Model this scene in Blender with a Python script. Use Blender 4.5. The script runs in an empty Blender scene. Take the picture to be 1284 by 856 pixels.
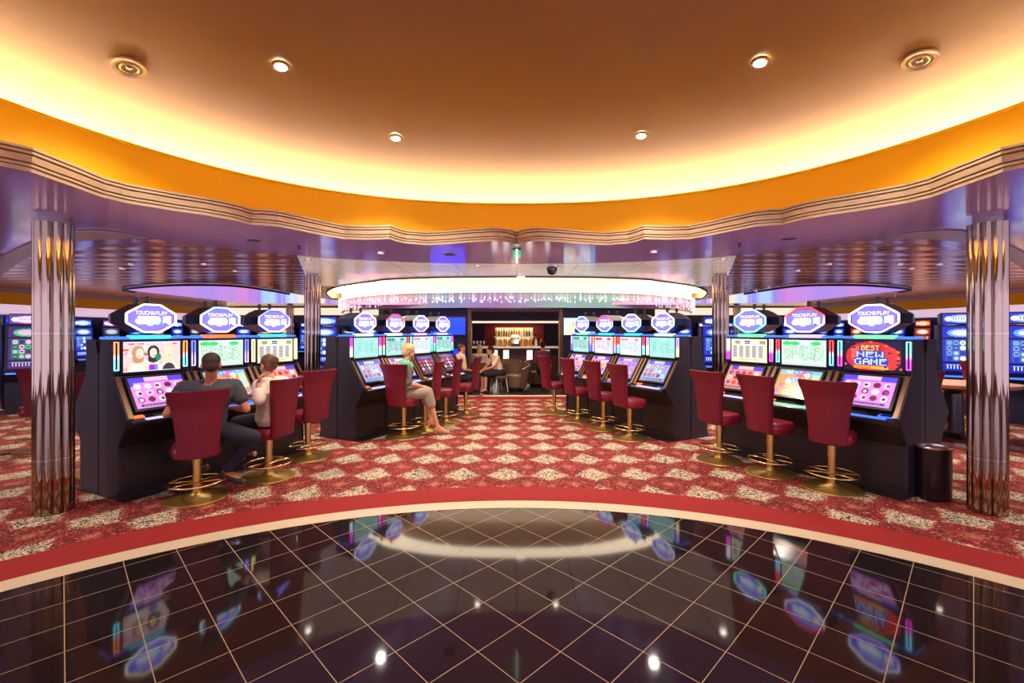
import bpy, bmesh, math, random
import numpy as np
from mathutils import Vector, Matrix
R = math.radians
random.seed(7)
C = bpy.context.scene.collection
F, CX, CY, H = 571.0, 648.0, 414.0, 1.65

def at_z(px, py, z):
    Y = (H - z) * F / (py - CY)
    return Vector(((px - CX) / F * Y, Y, z))
def at_y(px, py, Y):
    return Vector(((px - CX) / F * Y, Y, H - (py - CY) / F * Y))
def lin(c):
    return tuple(((x / 12.92) if x <= .04045 else ((x + .055) / 1.055) ** 2.4) for x in c)
def rgb(r, g, b):
    return lin((r / 255, g / 255, b / 255))

# ---------------------------------------------------------------- materials
MATS = {}
def mat(name, col, rough=.5, metal=0, emit=None, es=1.0, coat=0, spec=None):
    m = bpy.data.materials.new(name); m.use_nodes = True
    b = m.node_tree.nodes['Principled BSDF']
    b.inputs['Base Color'].default_value = (*col, 1)
    b.inputs['Roughness'].default_value = rough
    b.inputs['Metallic'].default_value = metal
    if coat: b.inputs['Coat Weight'].default_value = coat; b.inputs['Coat Roughness'].default_value = .08
    if spec is not None: b.inputs['Specular IOR Level'].default_value = spec
    if emit:
        b.inputs['Emission Color'].default_value = (*emit, 1)
        b.inputs['Emission Strength'].default_value = es
    MATS[name] = m
    return m

class G:
    """small helper to write node graphs as expressions"""
    def __init__(s, m): s.t = m.node_tree; s.n = s.t.nodes; s.l = s.t.links; s.b = s.n['Principled BSDF']
    def math(s, op, a, b=None, c=None, clamp=False):
        n = s.n.new('ShaderNodeMath'); n.operation = op; n.use_clamp = clamp
        for i, v in enumerate((a, b, c)):
            if v is None: continue
            if isinstance(v, (int, float)): n.inputs[i].default_value = v
            else: s.l.new(v, n.inputs[i])
        return n.outputs[0]
    def mix(s, f, a, b, mode='MIX'):
        n = s.n.new('ShaderNodeMix'); n.data_type = 'RGBA'; n.blend_type = mode
        for i, v in ((0, f), (6, a), (7, b)):
            if isinstance(v, (int, float)): n.inputs[i].default_value = v
            elif isinstance(v, tuple): n.inputs[i].default_value = (*v, 1)
            else: s.l.new(v, n.inputs[i])
        return n.outputs[2]
    def pos(s):
        n = s.n.new('ShaderNodeTexCoord'); p = s.n.new('ShaderNodeSeparateXYZ'); s.l.new(n.outputs['Object'], p.inputs[0])
        return n.outputs['Object'], p.outputs[0], p.outputs[1], p.outputs[2]
    def noise(s, vec, scale, detail=2, rough=.5, dist=0):
        n = s.n.new('ShaderNodeTexNoise'); n.inputs['Scale'].default_value = scale; n.inputs['Detail'].default_value = detail
        n.inputs['Roughness'].default_value = rough; n.inputs['Distortion'].default_value = dist
        if vec is not None: s.l.new(vec, n.inputs['Vector'])
        return n.outputs[0]
    def vor(s, vec, scale, feature='F1', out='Distance'):
        n = s.n.new('ShaderNodeTexVoronoi'); n.feature = feature; n.inputs['Scale'].default_value = scale
        s.l.new(vec, n.inputs['Vector']); return n.outputs[out]
    def ramp(s, f, stops):
        n = s.n.new('ShaderNodeValToRGB'); s.l.new(f, n.inputs[0])
        e = n.color_ramp.elements
        while len(e) < len(stops): e.new(.5)
        for k, (p, c) in enumerate(stops): e[k].position = p; e[k].color = (*c, 1)
        return n.outputs[0]
    def scale(s, vec, v):
        n = s.n.new('ShaderNodeMapping'); n.inputs['Scale'].default_value = v; s.l.new(vec, n.inputs[0]); return n.outputs[0]
    def bump(s, h, strength=.2, dist=.01):
        n = s.n.new('ShaderNodeBump'); n.inputs['Strength'].default_value = strength; n.inputs['Distance'].default_value = dist
        s.l.new(h, n.inputs['Height']); s.l.new(n.outputs[0], s.b.inputs['Normal'])
    def out(s, sock, name): s.l.new(sock, s.b.inputs[name])

mat('black_lacquer', rgb(26, 21, 25), .32, coat=.3)
mat('black_panel', rgb(44, 38, 50), .42)
mat('dark_panel', rgb(32, 24, 28), .35)
mat('bezel', rgb(30, 24, 30), .25, coat=.4)
mat('bronze_edge', rgb(120, 92, 70), .28, .8)
mat('chrome_base', rgb(120, 115, 112), .3, .9)
mat('navy_metal', rgb(30, 38, 66), .28, .5)
mat('gold', rgb(206, 174, 98), .32, 1)
mat('gold_brushed', rgb(178, 142, 76), .42, .9)
mat('brass_bright', rgb(235, 205, 140), .18, 1)
mat('mouldings', rgb(214, 186, 148), .45)
mat('orange_band', rgb(255, 204, 4), .5)
mat('stone_border', rgb(206, 186, 154), .35)
mat('red_border', rgb(142, 14, 6), .9)
mat('white_strip', rgb(235, 225, 205), .5)
mat('grey_trim', rgb(190, 186, 190), .35)
mat('speaker_grille', rgb(70, 60, 80), .6)
mat('lamp_trim', rgb(225, 215, 205), .2, .9)
mat('lamp', (0, 0, 0), .5, emit=(1, .93, .8), es=14)
mat('lamp_dim', rgb(96, 76, 40), .35, .7, emit=(1, .8, .45), es=.10)
mat('skin', rgb(214, 150, 118), .55)
mat('skin_tan', rgb(198, 128, 92), .55)
mat('hair_brown', rgb(62, 40, 30), .7)
mat('hair_light', rgb(112, 74, 44), .6)
mat('hair_blond', rgb(226, 190, 124), .6)
mat('hair_dark', rgb(34, 24, 22), .6)
mat('polo', rgb(66, 66, 72), .8)
mat('jeans', rgb(34, 32, 44), .85)
mat('blouse', rgb(238, 216, 196), .8)
mat('khaki', rgb(186, 166, 132), .85)
mat('green_top', rgb(104, 190, 138), .8)
mat('grey_tunic', rgb(112, 116, 106), .85)
mat('linen', rgb(164, 150, 124), .85)
mat('shoe', rgb(58, 46, 44), .6)
mat('shoe_tan', rgb(140, 84, 52), .6)
mat('shoe_sole', rgb(200, 190, 175), .6)
mat('white_cloth', rgb(230, 225, 220), .8)
mat('purple_cloth', rgb(120, 60, 100), .8)
mat('tub_leather', rgb(110, 84, 66), .4)
mat('bar_wood', rgb(70, 34, 26), .4)
mat('red_wall', rgb(140, 34, 28), .6)
mat('dark_wall', rgb(38, 26, 44), .5)
mat('navy_wall', rgb(18, 20, 52), .35)
mat('bar_top', rgb(225, 212, 196), .25)
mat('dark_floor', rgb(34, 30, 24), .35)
mat('shelf_glow', rgb(200, 160, 100), .5, emit=(1, .72, .38), es=.9)
mat('white_glow', rgb(240, 240, 240), .5, emit=(1, .97, .92), es=1.1)
mat('cream_glow', rgb(245, 230, 200), .6, emit=(1, .82, .62), es=.7)
mat('valance_glow', rgb(235, 225, 240), .5, emit=rgb(225, 200, 225), es=.55)
mat('cove_tube', rgb(255, 240, 200), .5, emit=(1, .9, .76), es=44)
mat('tv_blue', (0, 0, 0), .2, emit=rgb(30, 60, 240), es=1.6)
mat('tv_blue_dark', (0, 0, 0), .2, emit=rgb(40, 60, 230), es=1.1)
mat('glass_dark', rgb(20, 18, 24), .08)
mat('bottle_amber', rgb(190, 110, 40), .12, emit=rgb(190, 110, 40), es=.15)
mat('bottle_green', rgb(60, 110, 60), .12)
mat('bottle_clear', rgb(225, 225, 215), .1)
mat('violet_glass', rgb(180, 150, 215), .1)
mat('eye', rgb(20, 14, 12), .3)
mat('lips', rgb(170, 80, 75), .5)
mat('wood_top', rgb(176, 120, 78), .35)
mat('sign_green', rgb(30, 140, 80), .4, emit=rgb(60, 200, 120), es=.6)
mat('crystal', rgb(240, 240, 250), .05, .3, emit=(.9, .93, 1), es=.55)
for nm, c in dict(cyan=(60, 200, 235), orange=(255, 110, 60), blue=(60, 110, 240), green=(110, 235, 150), white=(235, 240, 255),
                  violet=(190, 170, 255), teal=(90, 220, 210)).items():
    mat('glow_' + nm, (0, 0, 0), .4, emit=rgb(*c), es=1.4)
mat('purple_wash', (0, 0, 0), .4, emit=rgb(150, 110, 255), es=1.6)
mat('blue_wash', (0, 0, 0), .4, emit=rgb(120, 170, 255), es=1.6)
mat('cream_wash', (0, 0, 0), .4, emit=rgb(255, 225, 180), es=1.9)

# red leatherette
m = mat('red_leather', rgb(116, 15, 36), .45); g = G(m); v, x, y, z = g.pos()
g.bump(g.noise(v, 180, 2), .15, .002)
mat('red_seat', rgb(128, 26, 42), .3)
# fluted chrome
mat('chrome', rgb(166, 150, 132), .05, 1)
# attribute driven screen
m = mat('screen', (0, 0, 0), .25); g = G(m)
a = g.n.new('ShaderNodeAttribute'); a.attribute_name = 'Col'
g.out(a.outputs['Color'], 'Emission Color'); g.b.inputs['Emission Strength'].default_value = .95
m = mat('sign_screen', (0, 0, 0), .25); g = G(m)
a = g.n.new('ShaderNodeAttribute'); a.attribute_name = 'Col'
g.out(a.outputs['Color'], 'Emission Color'); g.b.inputs['Emission Strength'].default_value = 1.5

# carpet: fan shaped cream motifs on red scrollwork
m = mat('carpet', (.4, .02, .02), .95); g = G(m); v, x, y, z = g.pos()
n1 = g.noise(v, 9, 3, .6); n2 = g.noise(v, 22, 3, .65, 1.5); n3 = g.noise(g.scale(v, (1, 1.6, 1)), 60, 2, .6, 2.0)
wob = g.math('MULTIPLY', g.math('SUBTRACT', n2, .5), .62)
u = g.math('SUBTRACT', g.math('FRACT', g.math('ADD', g.math('DIVIDE', g.math('ADD', x, .13), .505), .5)), .5)
w = g.math('SUBTRACT', g.math('FRACT', g.math('ADD', g.math('DIVIDE', g.math('SUBTRACT', y, 5.2), .62), .5)), .5)
au = g.math('ABSOLUTE', u)
# palmette: flat base towards the camera, point away
top = g.math('ADD', g.math('MULTIPLY', au, 1.0), g.math('MULTIPLY', w, .88))
bot = g.math('ADD', g.math('MULTIPLY', au, .75), g.math('MULTIPLY', w, -1.25))
d = g.math('ADD', g.math('MAXIMUM', top, bot), wob)
motif = g.math('SUBTRACT', 1.0, g.math('SMOOTH_MIN', g.math('MAXIMUM', g.math('MULTIPLY', g.math('SUBTRACT', d, .36), 30), 0), 1, .2))
scr = g.math('ABSOLUTE', g.math('SUBTRACT', g.noise(g.scale(v, (1, 1.3, 1)), 17, 2, .5, 1.8), .5))
lines = g.math('LESS_THAN', scr, .052)
cream = g.mix(lines, rgb(212, 190, 156), rgb(30, 22, 22))
cream = g.mix(g.math('GREATER_THAN', n3, .66), cream, rgb(150, 124, 104))
cream = g.mix(g.math('GREATER_THAN', n2, .60), cream, rgb(60, 40, 38))
red = g.ramp(n2, [(.30, rgb(52, 10, 12)), (.42, rgb(104, 10, 8)), (.52, rgb(150, 14, 6)), (.585, rgb(158, 22, 12)), (.62, rgb(190, 140, 112)), (.66, rgb(186, 130, 105)), (.69, rgb(110, 16, 18))])
red = g.mix(g.math('LESS_THAN', scr, .034), red, rgb(36, 12, 14))
u2 = g.math('SUBTRACT', g.math('FRACT', g.math('DIVIDE', g.math('ADD', x, .13), .505)), .5)
w2 = g.math('SUBTRACT', g.math('FRACT', g.math('DIVIDE', g.math('SUBTRACT', y, 5.2), .62)), .5)
d2 = g.math('ADD', g.math('ADD', g.math('ABSOLUTE', u2), g.math('ABSOLUTE', w2)), wob)
sprig = g.math('MULTIPLY', g.math('LESS_THAN', d2, .12), g.math('GREATER_THAN', n3, .5))
red = g.mix(sprig, red, rgb(190, 120, 92))
g.out(g.mix(motif, red, cream), 'Base Color')
g.bump(g.noise(v, 400, 2), .3, .004)
# black granite tiles laid diagonally
m = mat('tiles', (0, 0, 0), .06); g = G(m); v, x, y, z = g.pos()
def gl(s, off):
    f = g.math('FRACT', g.math('DIVIDE', g.math('SUBTRACT', s, off), .4235))
    return g.math('LESS_THAN', g.math('ABSOLUTE', g.math('SUBTRACT', f, .5)), .0075)
gr = g.math('MAXIMUM', gl(g.math('ADD', x, y), .44 + .21175), gl(g.math('SUBTRACT', y, x), .415 + .21175))
sp = g.noise(v, 260, 2, .7); sp2 = g.noise(v, 3, 2)
base = g.ramp(sp, [(.5, rgb(26, 18, 18)), (.62, rgb(44, 32, 34)), (.72, rgb(100, 84, 96))])
g.out(g.mix(gr, base, rgb(165, 138, 108)), 'Base Color')
g.out(g.math('ADD', g.math('MULTIPLY', gr, .4), .055), 'Roughness')
g.b.inputs['Specular IOR Level'].default_value = .48
# dome paint, lavender lacquer soffit, copper slats
m = mat('dome_paint', rgb(214, 158, 92), .5); g = G(m); v, x, y, z = g.pos()
g.out(g.mix(g.noise(v, 1.1, 2), rgb(162, 126, 66), rgb(174, 137, 74)), 'Base Color')
m = mat('lavender', rgb(228, 186, 252), .15, .05, coat=.5); g = G(m); v, x, y, z = g.pos()
g.bump(g.noise(g.scale(v, (1, 3, 1)), 2.5, 2), .05, .02)
m = mat('copper', rgb(216, 150, 124), .17, .4); g = G(m); v, x, y, z = g.pos()
wv = g.n.new('ShaderNodeTexWave'); wv.wave_type = 'BANDS'; wv.bands_direction = 'Y'; wv.inputs['Scale'].default_value = .7
wv.inputs['Distortion'].default_value = 2.5; wv.inputs['Detail'].default_value = 1; g.l.new(v, wv.inputs['Vector'])
g.bump(wv.outputs[1], .22, .03)
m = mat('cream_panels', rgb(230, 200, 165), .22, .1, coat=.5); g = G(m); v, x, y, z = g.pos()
g.b.inputs['Emission Color'].default_value = (1, .84, .64, 1); g.b.inputs['Emission Strength'].default_value = .22  # faint emission stands in for light reflected by the panels, not backlighting
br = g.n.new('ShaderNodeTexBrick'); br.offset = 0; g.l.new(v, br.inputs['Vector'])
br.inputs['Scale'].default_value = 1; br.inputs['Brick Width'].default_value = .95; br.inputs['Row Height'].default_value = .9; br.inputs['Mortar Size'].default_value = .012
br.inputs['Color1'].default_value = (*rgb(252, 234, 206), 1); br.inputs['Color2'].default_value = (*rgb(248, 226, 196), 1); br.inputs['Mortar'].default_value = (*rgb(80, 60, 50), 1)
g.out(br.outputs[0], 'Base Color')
m = mat('header_paint', rgb(176, 156, 212), .35, .2); g = G(m); v, x, y, z = g.pos()
g.out(g.ramp(g.math('ADD', g.math('MULTIPLY', x, .1), .5), [(0, rgb(190, 140, 165)), (.18, rgb(190, 145, 170)), (.32, rgb(120, 160, 225)), (.45, rgb(150, 120, 215)), (.6, rgb(130, 190, 205)), (.72, rgb(130, 185, 200)), (.85, rgb(190, 150, 175))]), 'Base Color')

# ---------------------------------------------------------------- mesh builder
class MB:
    def __init__(s): s.v = []; s.f = []; s.m = []; s.c = []
    def add(s, vs, fs, mi=0):
        o = len(s.v); s.v += [tuple(v) for v in vs]
        for f in fs: s.f.append(tuple(o + i for i in f)); s.m.append(mi)
        return s
    def box(s, x0, x1, y0, y1, z0, z1, mi=0):
        return s.add([(x, y, z) for z in (z0, z1) for y in (y0, y1) for x in (x0, x1)],
                     [(0, 2, 3, 1), (4, 5, 7, 6), (0, 1, 5, 4), (1, 3, 7, 5), (3, 2, 6, 7), (2, 0, 4, 6)], mi)
    def prism_x(s, poly, x0, x1, mi=0):      # poly in (y,z)
        n = len(poly)
        return s.add([(x0, a, b) for a, b in poly] + [(x1, a, b) for a, b in poly],
                     [tuple(range(n)), tuple(range(2 * n - 1, n - 1, -1))] + [(i, i + n, (i + 1) % n + n, (i + 1) % n) for i in range(n)], mi)
    def prism_y(s, poly, y0, y1, mi=0, s1=1.0, c=(0, 0)):      # poly in (x,z)
        n = len(poly)
        return s.add([(a, y0, b) for a, b in poly] + [(c[0] + (a - c[0]) * s1, y1, c[1] + (b - c[1]) * s1) for a, b in poly],
                     [tuple(range(n)), tuple(range(2 * n - 1, n - 1, -1))] + [(i, i + n, (i + 1) % n + n, (i + 1) % n) for i in range(n)], mi)
    def prism_z(s, poly, z0, z1, mi=0):
        n = len(poly)
        return s.add([(a, b, z0) for a, b in poly] + [(a, b, z1) for a, b in poly],
                     [tuple(range(n - 1, -1, -1)), tuple(range(n, 2 * n))] + [(i, (i + 1) % n, (i + 1) % n + n, i + n) for i in range(n)], mi)
    def lathe(s, prof, cx=0, cy=0, n=24, sx=1, sy=1, mi=0):    # prof (r,z)
        vs = []
        for r, z in prof:
            for k in range(n):
                a = 2 * math.pi * k / n; vs.append((cx + r * sx * math.cos(a), cy + r * sy * math.sin(a), z))
        fs = [(i * n + k, i * n + (k + 1) % n, (i + 1) * n + (k + 1) % n, (i + 1) * n + k) for i in range(len(prof) - 1) for k in range(n)]
        fs.append(tuple(range(n - 1, -1, -1))); fs.append(tuple((len(prof) - 1) * n + k for k in range(n)))
        return s.add(vs, fs, mi)
    def tube(s, pts, r, n=8, closed=False, mi=0):
        pts = [Vector(p) for p in pts]; N = len(pts); vs = []
        rs = r if isinstance(r, (list, tuple)) else [r] * N
        up = Vector((0, 0, 1))
        for i, p in enumerate(pts):
            a = pts[(i - 1) % N] if (closed or i) else p; b = pts[(i + 1) % N] if (closed or i < N - 1) else p
            t = (b - a).normalized(); sd = t.cross(up)
            if sd.length < .05: sd = t.cross(Vector((1, 0, 0)))
            sd.normalize(); w = sd.cross(t)
            for k in range(n):
                q = 2 * math.pi * k / n; vs.append(p + sd * (math.cos(q) * rs[i]) + w * (math.sin(q) * rs[i]))
        M = N if closed else N - 1
        fs = [(i * n + k, i * n + (k + 1) % n, ((i + 1) % N) * n + (k + 1) % n, ((i + 1) % N) * n + k) for i in range(M) for k in range(n)]
        if not closed: fs.append(tuple(range(n - 1, -1, -1))); fs.append(tuple((N - 1) * n + k for k in range(n)))
        return s.add(vs, fs, mi)
    def ell(s, c, r, n=16, m=10, rot=None, mi=0):
        c = Vector(c); vs = []
        for j in range(1, m):
            t = math.pi * j / m
            for k in range(n):
                q = 2 * math.pi * k / n; p = Vector((r[0] * math.sin(t) * math.cos(q), r[1] * math.sin(t) * math.sin(q), r[2] * math.cos(t)))
                if rot: p = rot @ p
                vs.append(c + p)
        a = Vector((0, 0, r[2])); b = Vector((0, 0, -r[2]))
        if rot: a = rot @ a; b = rot @ b
        vs += [c + a, c + b]; A = len(vs) - 2; B = A + 1
        fs = [(j * n + k, (j + 1) * n + k, (j + 1) * n + (k + 1) % n, j * n + (k + 1) % n) for j in range(m - 2) for k in range(n)]
        fs += [(A, k, (k + 1) % n) for k in range(n)] + [(B, (m - 2) * n + (k + 1) % n, (m - 2) * n + k) for k in range(n)]
        return s.add(vs, fs, mi)
    def mesh(s, name, mats, smooth=None, bevel=0):
        me = bpy.data.meshes.new(name); me.from_pydata(s.v, [], s.f)
        for q in (mats if isinstance(mats, (list, tuple)) else [mats]): me.materials.append(MATS[q])
        for p, k in zip(me.polygons, s.m): p.material_index = k
        bm = bmesh.new(); bm.from_mesh(me)
        bmesh.ops.recalc_face_normals(bm, faces=bm.faces)
        if bevel:
            es = [e for e in bm.edges if len(e.link_faces) == 2 and e.calc_face_angle(0) > .5]
            bmesh.ops.bevel(bm, geom=es, offset=bevel, segments=2, affect='EDGES', clamp_overlap=True)
        if smooth is not None:
            for f in bm.faces: f.smooth = True
            for e in bm.edges:
                if len(e.link_faces) != 2 or e.calc_face_angle(0) > smooth: e.smooth = False
        bm.to_mesh(me); bm.free(); me.update()
        return me
def link(name, me, parent=None, loc=None, rz=None):
    o = bpy.data.objects.new(name, me); C.objects.link(o)
    if parent: o.parent = parent
    if loc is not None: o.location = loc
    if rz is not None: o.rotation_euler = (0, 0, rz)
    return o
CACHE = {}
def part(name, key, fn, mats, parent, smooth=None, bevel=0):
    if key not in CACHE: CACHE[key] = fn().mesh(name, mats, smooth, bevel)
    return link(name, CACHE[key], parent)
def tag(o, label, cat=None, group=None, kind=None):
    if label: o['label'] = label
    if cat: o['category'] = cat
    if group: o['group'] = group
    if kind: o['kind'] = kind
    return o
def thing(name, loc, rz, label, cat, group=None):
    o = bpy.data.objects.new(name, None); C.objects.link(o); o.empty_display_size = .1
    o.location = loc; o.rotation_euler = (0, 0, rz)
    return tag(o, label, cat, group)
def struct(name, mb, mats, smooth=None, label=None):
    o = link(name, mb if isinstance(mb, bpy.types.Mesh) else mb.mesh(name, mats, smooth)); o['kind'] = 'structure'
    if label: o['label'] = label
    return o
def copy_thing(src, loc, rz, label, group=None):
    r = src.copy(); C.objects.link(r); r.location = loc; r.rotation_euler = (0, 0, rz); r['label'] = label
    if group: r['group'] = group
    for ch in list(src.children):
        c = ch.copy(); C.objects.link(c); c.parent = r
        for s2 in list(ch.children):
            d = s2.copy(); C.objects.link(d); d.parent = c
    return r

# ---------------------------------------------------------------- room shell
FC = (0.0, -.33)
def ring_poly(r, n=160): return [(FC[0] + r * math.cos(2 * math.pi * k / n), FC[1] + r * math.sin(2 * math.pi * k / n)) for k in range(n)]
def annulus(r0, r1, z, n=160, th=.002):
    mb = MB(); a = ring_poly(r0, n); b = ring_poly(r1, n)
    mb.add([(*p, z) for p in a] + [(*p, z) for p in b], [(k, (k + 1) % n, (k + 1) % n + n, k + n) for k in range(n)])
    return mb
struct('floor', MB().add([(-14, -7, 0), (14, -7, 0), (14, 21, 0), (-14, 21, 0)], [(0, 1, 2, 3)]), 'carpet', label='red carpet with cream fan motifs')
struct('floor_tiles', MB().add([(*p, .004) for p in ring_poly(4.56)], [tuple(range(160))]), 'tiles', label='black granite tiles laid diagonally')
struct('trim_1', annulus(4.55, 4.73, .006), 'stone_border', label='curved cream stone border around the tiles')
struct('trim_2', annulus(4.73, 5.14, .002), 'red_border', label='plain red carpet border')
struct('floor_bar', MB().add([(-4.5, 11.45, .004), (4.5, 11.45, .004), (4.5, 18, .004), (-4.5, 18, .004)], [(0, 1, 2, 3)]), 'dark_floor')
struct('trim_3', MB().box(-2.6, 2.6, 11.33, 11.46, 0, .02), 'white_strip')
struct('trim_4', MB().add([(-2.6, 10.85, .003), (2.6, 10.85, .003), (2.6, 11.33, .003), (-2.6, 11.33, .003)], [(0, 1, 2, 3)]), 'red_border')

ZS = 2.67
# moulding outline (bottom edge), measured on the left and mirrored
edge = [(648, 306.3), (638.4, 303.8), (629, 302.4), (620, 302), (592, 303.4), (564, 305.6), (536, 307), (508, 304.9), (497, 302.4), (488.2, 299.2),
        (481, 299.8), (460, 300.3), (432, 299.6), (404, 294.7), (376, 289), (348, 283.7), (327, 282), (314.5, 281.6), (300, 277.5), (286, 274.5), (258, 269.6), (223, 264.7), (188, 259),
        (160, 254.5), (128.5, 247), (109, 240), (90, 233), (64, 224), (38.6, 215), (0, 207.5)]
half = []
for px, py in edge:
    p = at_z(px, py, ZS); half.append((p.x, p.y))
YC = 2.0
half += [(-3.36, 2.45), (-3.44, 2.0)]
half[0] = (0, half[0][1])
left = half + [(x, 2 * YC - y) for x, y in reversed(half[:-1])]          # front to back on the left
outline = left + [(-x, y) for x, y in reversed(left[1:-1])]
def resample(pts, per=3):
    out = []; n = len(pts)
    cus = {0, 9, 17}
    for i in range(n):
        a, b = Vector(pts[i]), Vector(pts[(i + 1) % n])
        out.append(tuple(a))
    return out
N = len(outline)
def normals(pts):
    n = len(pts); o = []
    for i in range(n):
        t = Vector(pts[(i + 1) % n]) - Vector(pts[i - 1]); o.append(Vector((t.y, -t.x)).normalized())
    return o
nrm = normals(outline)
if (Vector(outline[0]) - Vector((0, YC))).dot(nrm[0]) < 0: nrm = [-q for q in nrm]
prof = [(0, 2.668), (0, 2.692), (-.025, 2.694), (-.025, 2.700), (.006, 2.70), (.006, 2.716), (-.03, 2.718), (-.03, 2.726), (.010, 2.727), (.014, 2.768), (-.03, 2.770), (-.03, 2.779), (.018, 2.78),
        (.018, 2.797), (-.02, 2.798), (-.02, 2.805), (.022, 2.806), (.022, 2.822), (-.6, 2.824)]
mb = MB(); vs = []
for o_, z in prof:
    for p, q in zip(outline, nrm):
        if o_ == -.6:
            c = Vector((0, YC)); d_ = Vector(p) - c; w_ = c + d_ * 1.12
        else: w_ = Vector(p) - q * o_
        vs.append((w_.x, w_.y, z))
L = len(prof)
mb.add(vs, [(i * N + k, i * N + (k + 1) % N, (i + 1) * N + (k + 1) % N, (i + 1) * N + k) for i in range(L - 1) for k in range(N)])
struct('ceiling_moulding', mb, 'mouldings', smooth=.35, label='scalloped stepped moulding around the dome').name = 'trim_5'

def sup(s, n=128, a=3.6, b=3.63, e=2.25, add=0):
    out = []
    for k in range(n):
        t = 2 * math.pi * k / n; c, q = math.cos(t), math.sin(t)
        r = (abs(c / a) ** e + abs(q / b) ** e) ** (-1 / e) * s + add
        out.append((r * c, YC + r * q))
    return out
def loft_rings(rings, zs, n=128, cap=False):
    mb = MB(); vs = []
    for rg, z in zip(rings, zs): vs += [(*p, z) for p in rg]
    fs = [(i * n + k, i * n + (k + 1) % n, (i + 1) * n + (k + 1) % n, (i + 1) * n + k) for i in range(len(rings) - 1) for k in range(n)]
    if cap: fs.append(tuple((len(rings) - 1) * n + k for k in range(n)))
    return mb.add(vs, fs)
struct('ceiling_band', loft_rings([sup(1, add=.0), sup(1, add=.0), sup(1, add=-.012), sup(1, add=-.012), sup(1, add=.03), sup(1, add=.05), sup(1, add=.34)], [2.8, 3.195, 3.2, 3.22, 3.22, 3.13, 3.12]), 'orange_band', smooth=.6, label='orange band above the moulding').name = 'ceiling_orange'
dome_s = [(1.0, .34, 3.12), (1.0, .30, 3.22), (1.0, .2, 3.32), (1.0, .08, 3.40), (.96, 0, 3.46), (.88, 0, 3.53), (.78, 0, 3.59), (.66, 0, 3.64), (.5, 0, 3.685), (.3, 0, 3.71), (.1, 0, 3.72)]
struct('ceiling_dome', loft_rings([sup(s_, add=a_) for s_, a_, z in dome_s], [z for s_, a_, z in dome_s], cap=True), 'dome_paint', smooth=.9, label='gold painted shallow dome with hidden cove light')
tubeo = link('cove_light', MB().tube([(*p, 3.165) for p in sup(1, add=.16)], .022, 6, True).mesh('cove_light', 'cove_tube', .9))
tag(tubeo, 'hidden warm light line in the trough around the gold dome', 'cove light')
def dome_hit(px, py):
    lo, hi = .5, 9.0
    prof_ = [(s_ + a_ / 3.6, z) for s_, a_, z in dome_s]
    def zat(x, y):
        rr = ((abs(x) / 3.6) ** 2.25 + (abs(y - YC) / 3.63) ** 2.25) ** (1 / 2.25)
        if rr >= prof_[1][0]: return 3.22
        for (s0, z0), (s1, z1) in zip(prof_, prof_[1:]):
            if s1 <= rr <= s0: return z1 + (z0 - z1) * (rr - s1) / max(s0 - s1, 1e-6)
        return 3.72
    Y = 1.0
    while Y < 8:
        x = (px - CX) / F * Y; z = H + (CY - py) / F * Y
        if z >= zat(x, Y): break
        Y += .01
    return Vector((x, Y, z - .012))

# flat ceilings, cut as filled outlines
def fill(name, loops, z, matn, kindlabel=None):
    cu = bpy.data.curves.new(name, 'CURVE'); cu.dimensions = '2D'; cu.fill_mode = 'BOTH'
    for lp in loops:
        sp_ = cu.splines.new('POLY'); sp_.points.add(len(lp) - 1); sp_.use_cyclic_u = True
        for i, p in enumerate(lp): sp_.points[i].co = (p[0], p[1], 0, 1)
    o = bpy.data.objects.new(name, cu); C.objects.link(o)
    bpy.context.view_layer.update()
    me = bpy.data.meshes.new_from_object(o.evaluated_get(bpy.context.evaluated_depsgraph_get()))
    bpy.data.objects.remove(o); bpy.data.curves.remove(cu)
    me.name = name; me.materials.clear(); me.materials.append(MATS[matn])
    for v_ in me.vertices: v_.co.z = z
    o = link(name, me); o['kind'] = 'structure'
    if kindlabel: o['label'] = kindlabel
    return o
def mir(pts): return pts + [(-x, y) for x, y in reversed(pts) if abs(x) > 1e-6]
def smoothpts(pts, per=6):
    out = []; P_ = [Vector(p) for p in pts]; n = len(P_)
    for i in range(n - 1):
        p0 = P_[max(i - 1, 0)]; p1 = P_[i]; p2 = P_[i + 1]; p3 = P_[min(i + 2, n - 1)]
        for k in range(per):
            t = k / per
            q = .5 * ((2 * p1) + (p2 - p0) * t + (2 * p0 - 5 * p1 + 4 * p2 - p3) * t * t + (3 * p1 - p0 - 3 * p2 + p3) * t ** 3)
            out.append(tuple(q))
    out.append(tuple(P_[-1])); return out
bound = smoothpts([(0, 7.0), (-1.3, 6.9), (-2.5, 6.52), (-3.4, 5.9), (-4.05, 5.1)]) + [(-5.8, 5.8), (-8, 6.3), (-8, -6.5)]
soff = mir(bound)
fill('ceiling_soffit', [soff, [tuple(p) for p in outline]], ZS, 'lavender', 'lavender lacquered soffit around the dome')
lip = smoothpts([(0, 8.56), (-1.4, 8.65), (-2.5, 8.98), (-2.9, 9.3)]) + smoothpts([(-3.4, 9.75), (-4.2, 10.6), (-5.1, 12.2), (-5.9, 14.5)]) + [(-5.9, 17.9)]
panel_in = bound[:len(bound) - 6]
near = smoothpts([(0, 7.0), (-1.3, 6.9), (-2.5, 6.52), (-3.0, 6.22)])
panel = near + [(-3.9, 8.4), (-4.6, 10.2)] + [(-4.2, 10.6), (-3.4, 9.75)] + list(reversed(smoothpts([(0, 8.56), (-1.4, 8.65), (-2.5, 8.98), (-2.9, 9.3)])))
pn = panel + [(-x, y) for x, y in reversed(panel[1:-1])]
fill('ceiling_panels', [pn], ZS - .004, 'cream_panels', 'cream ceiling panels with seams')
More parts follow.
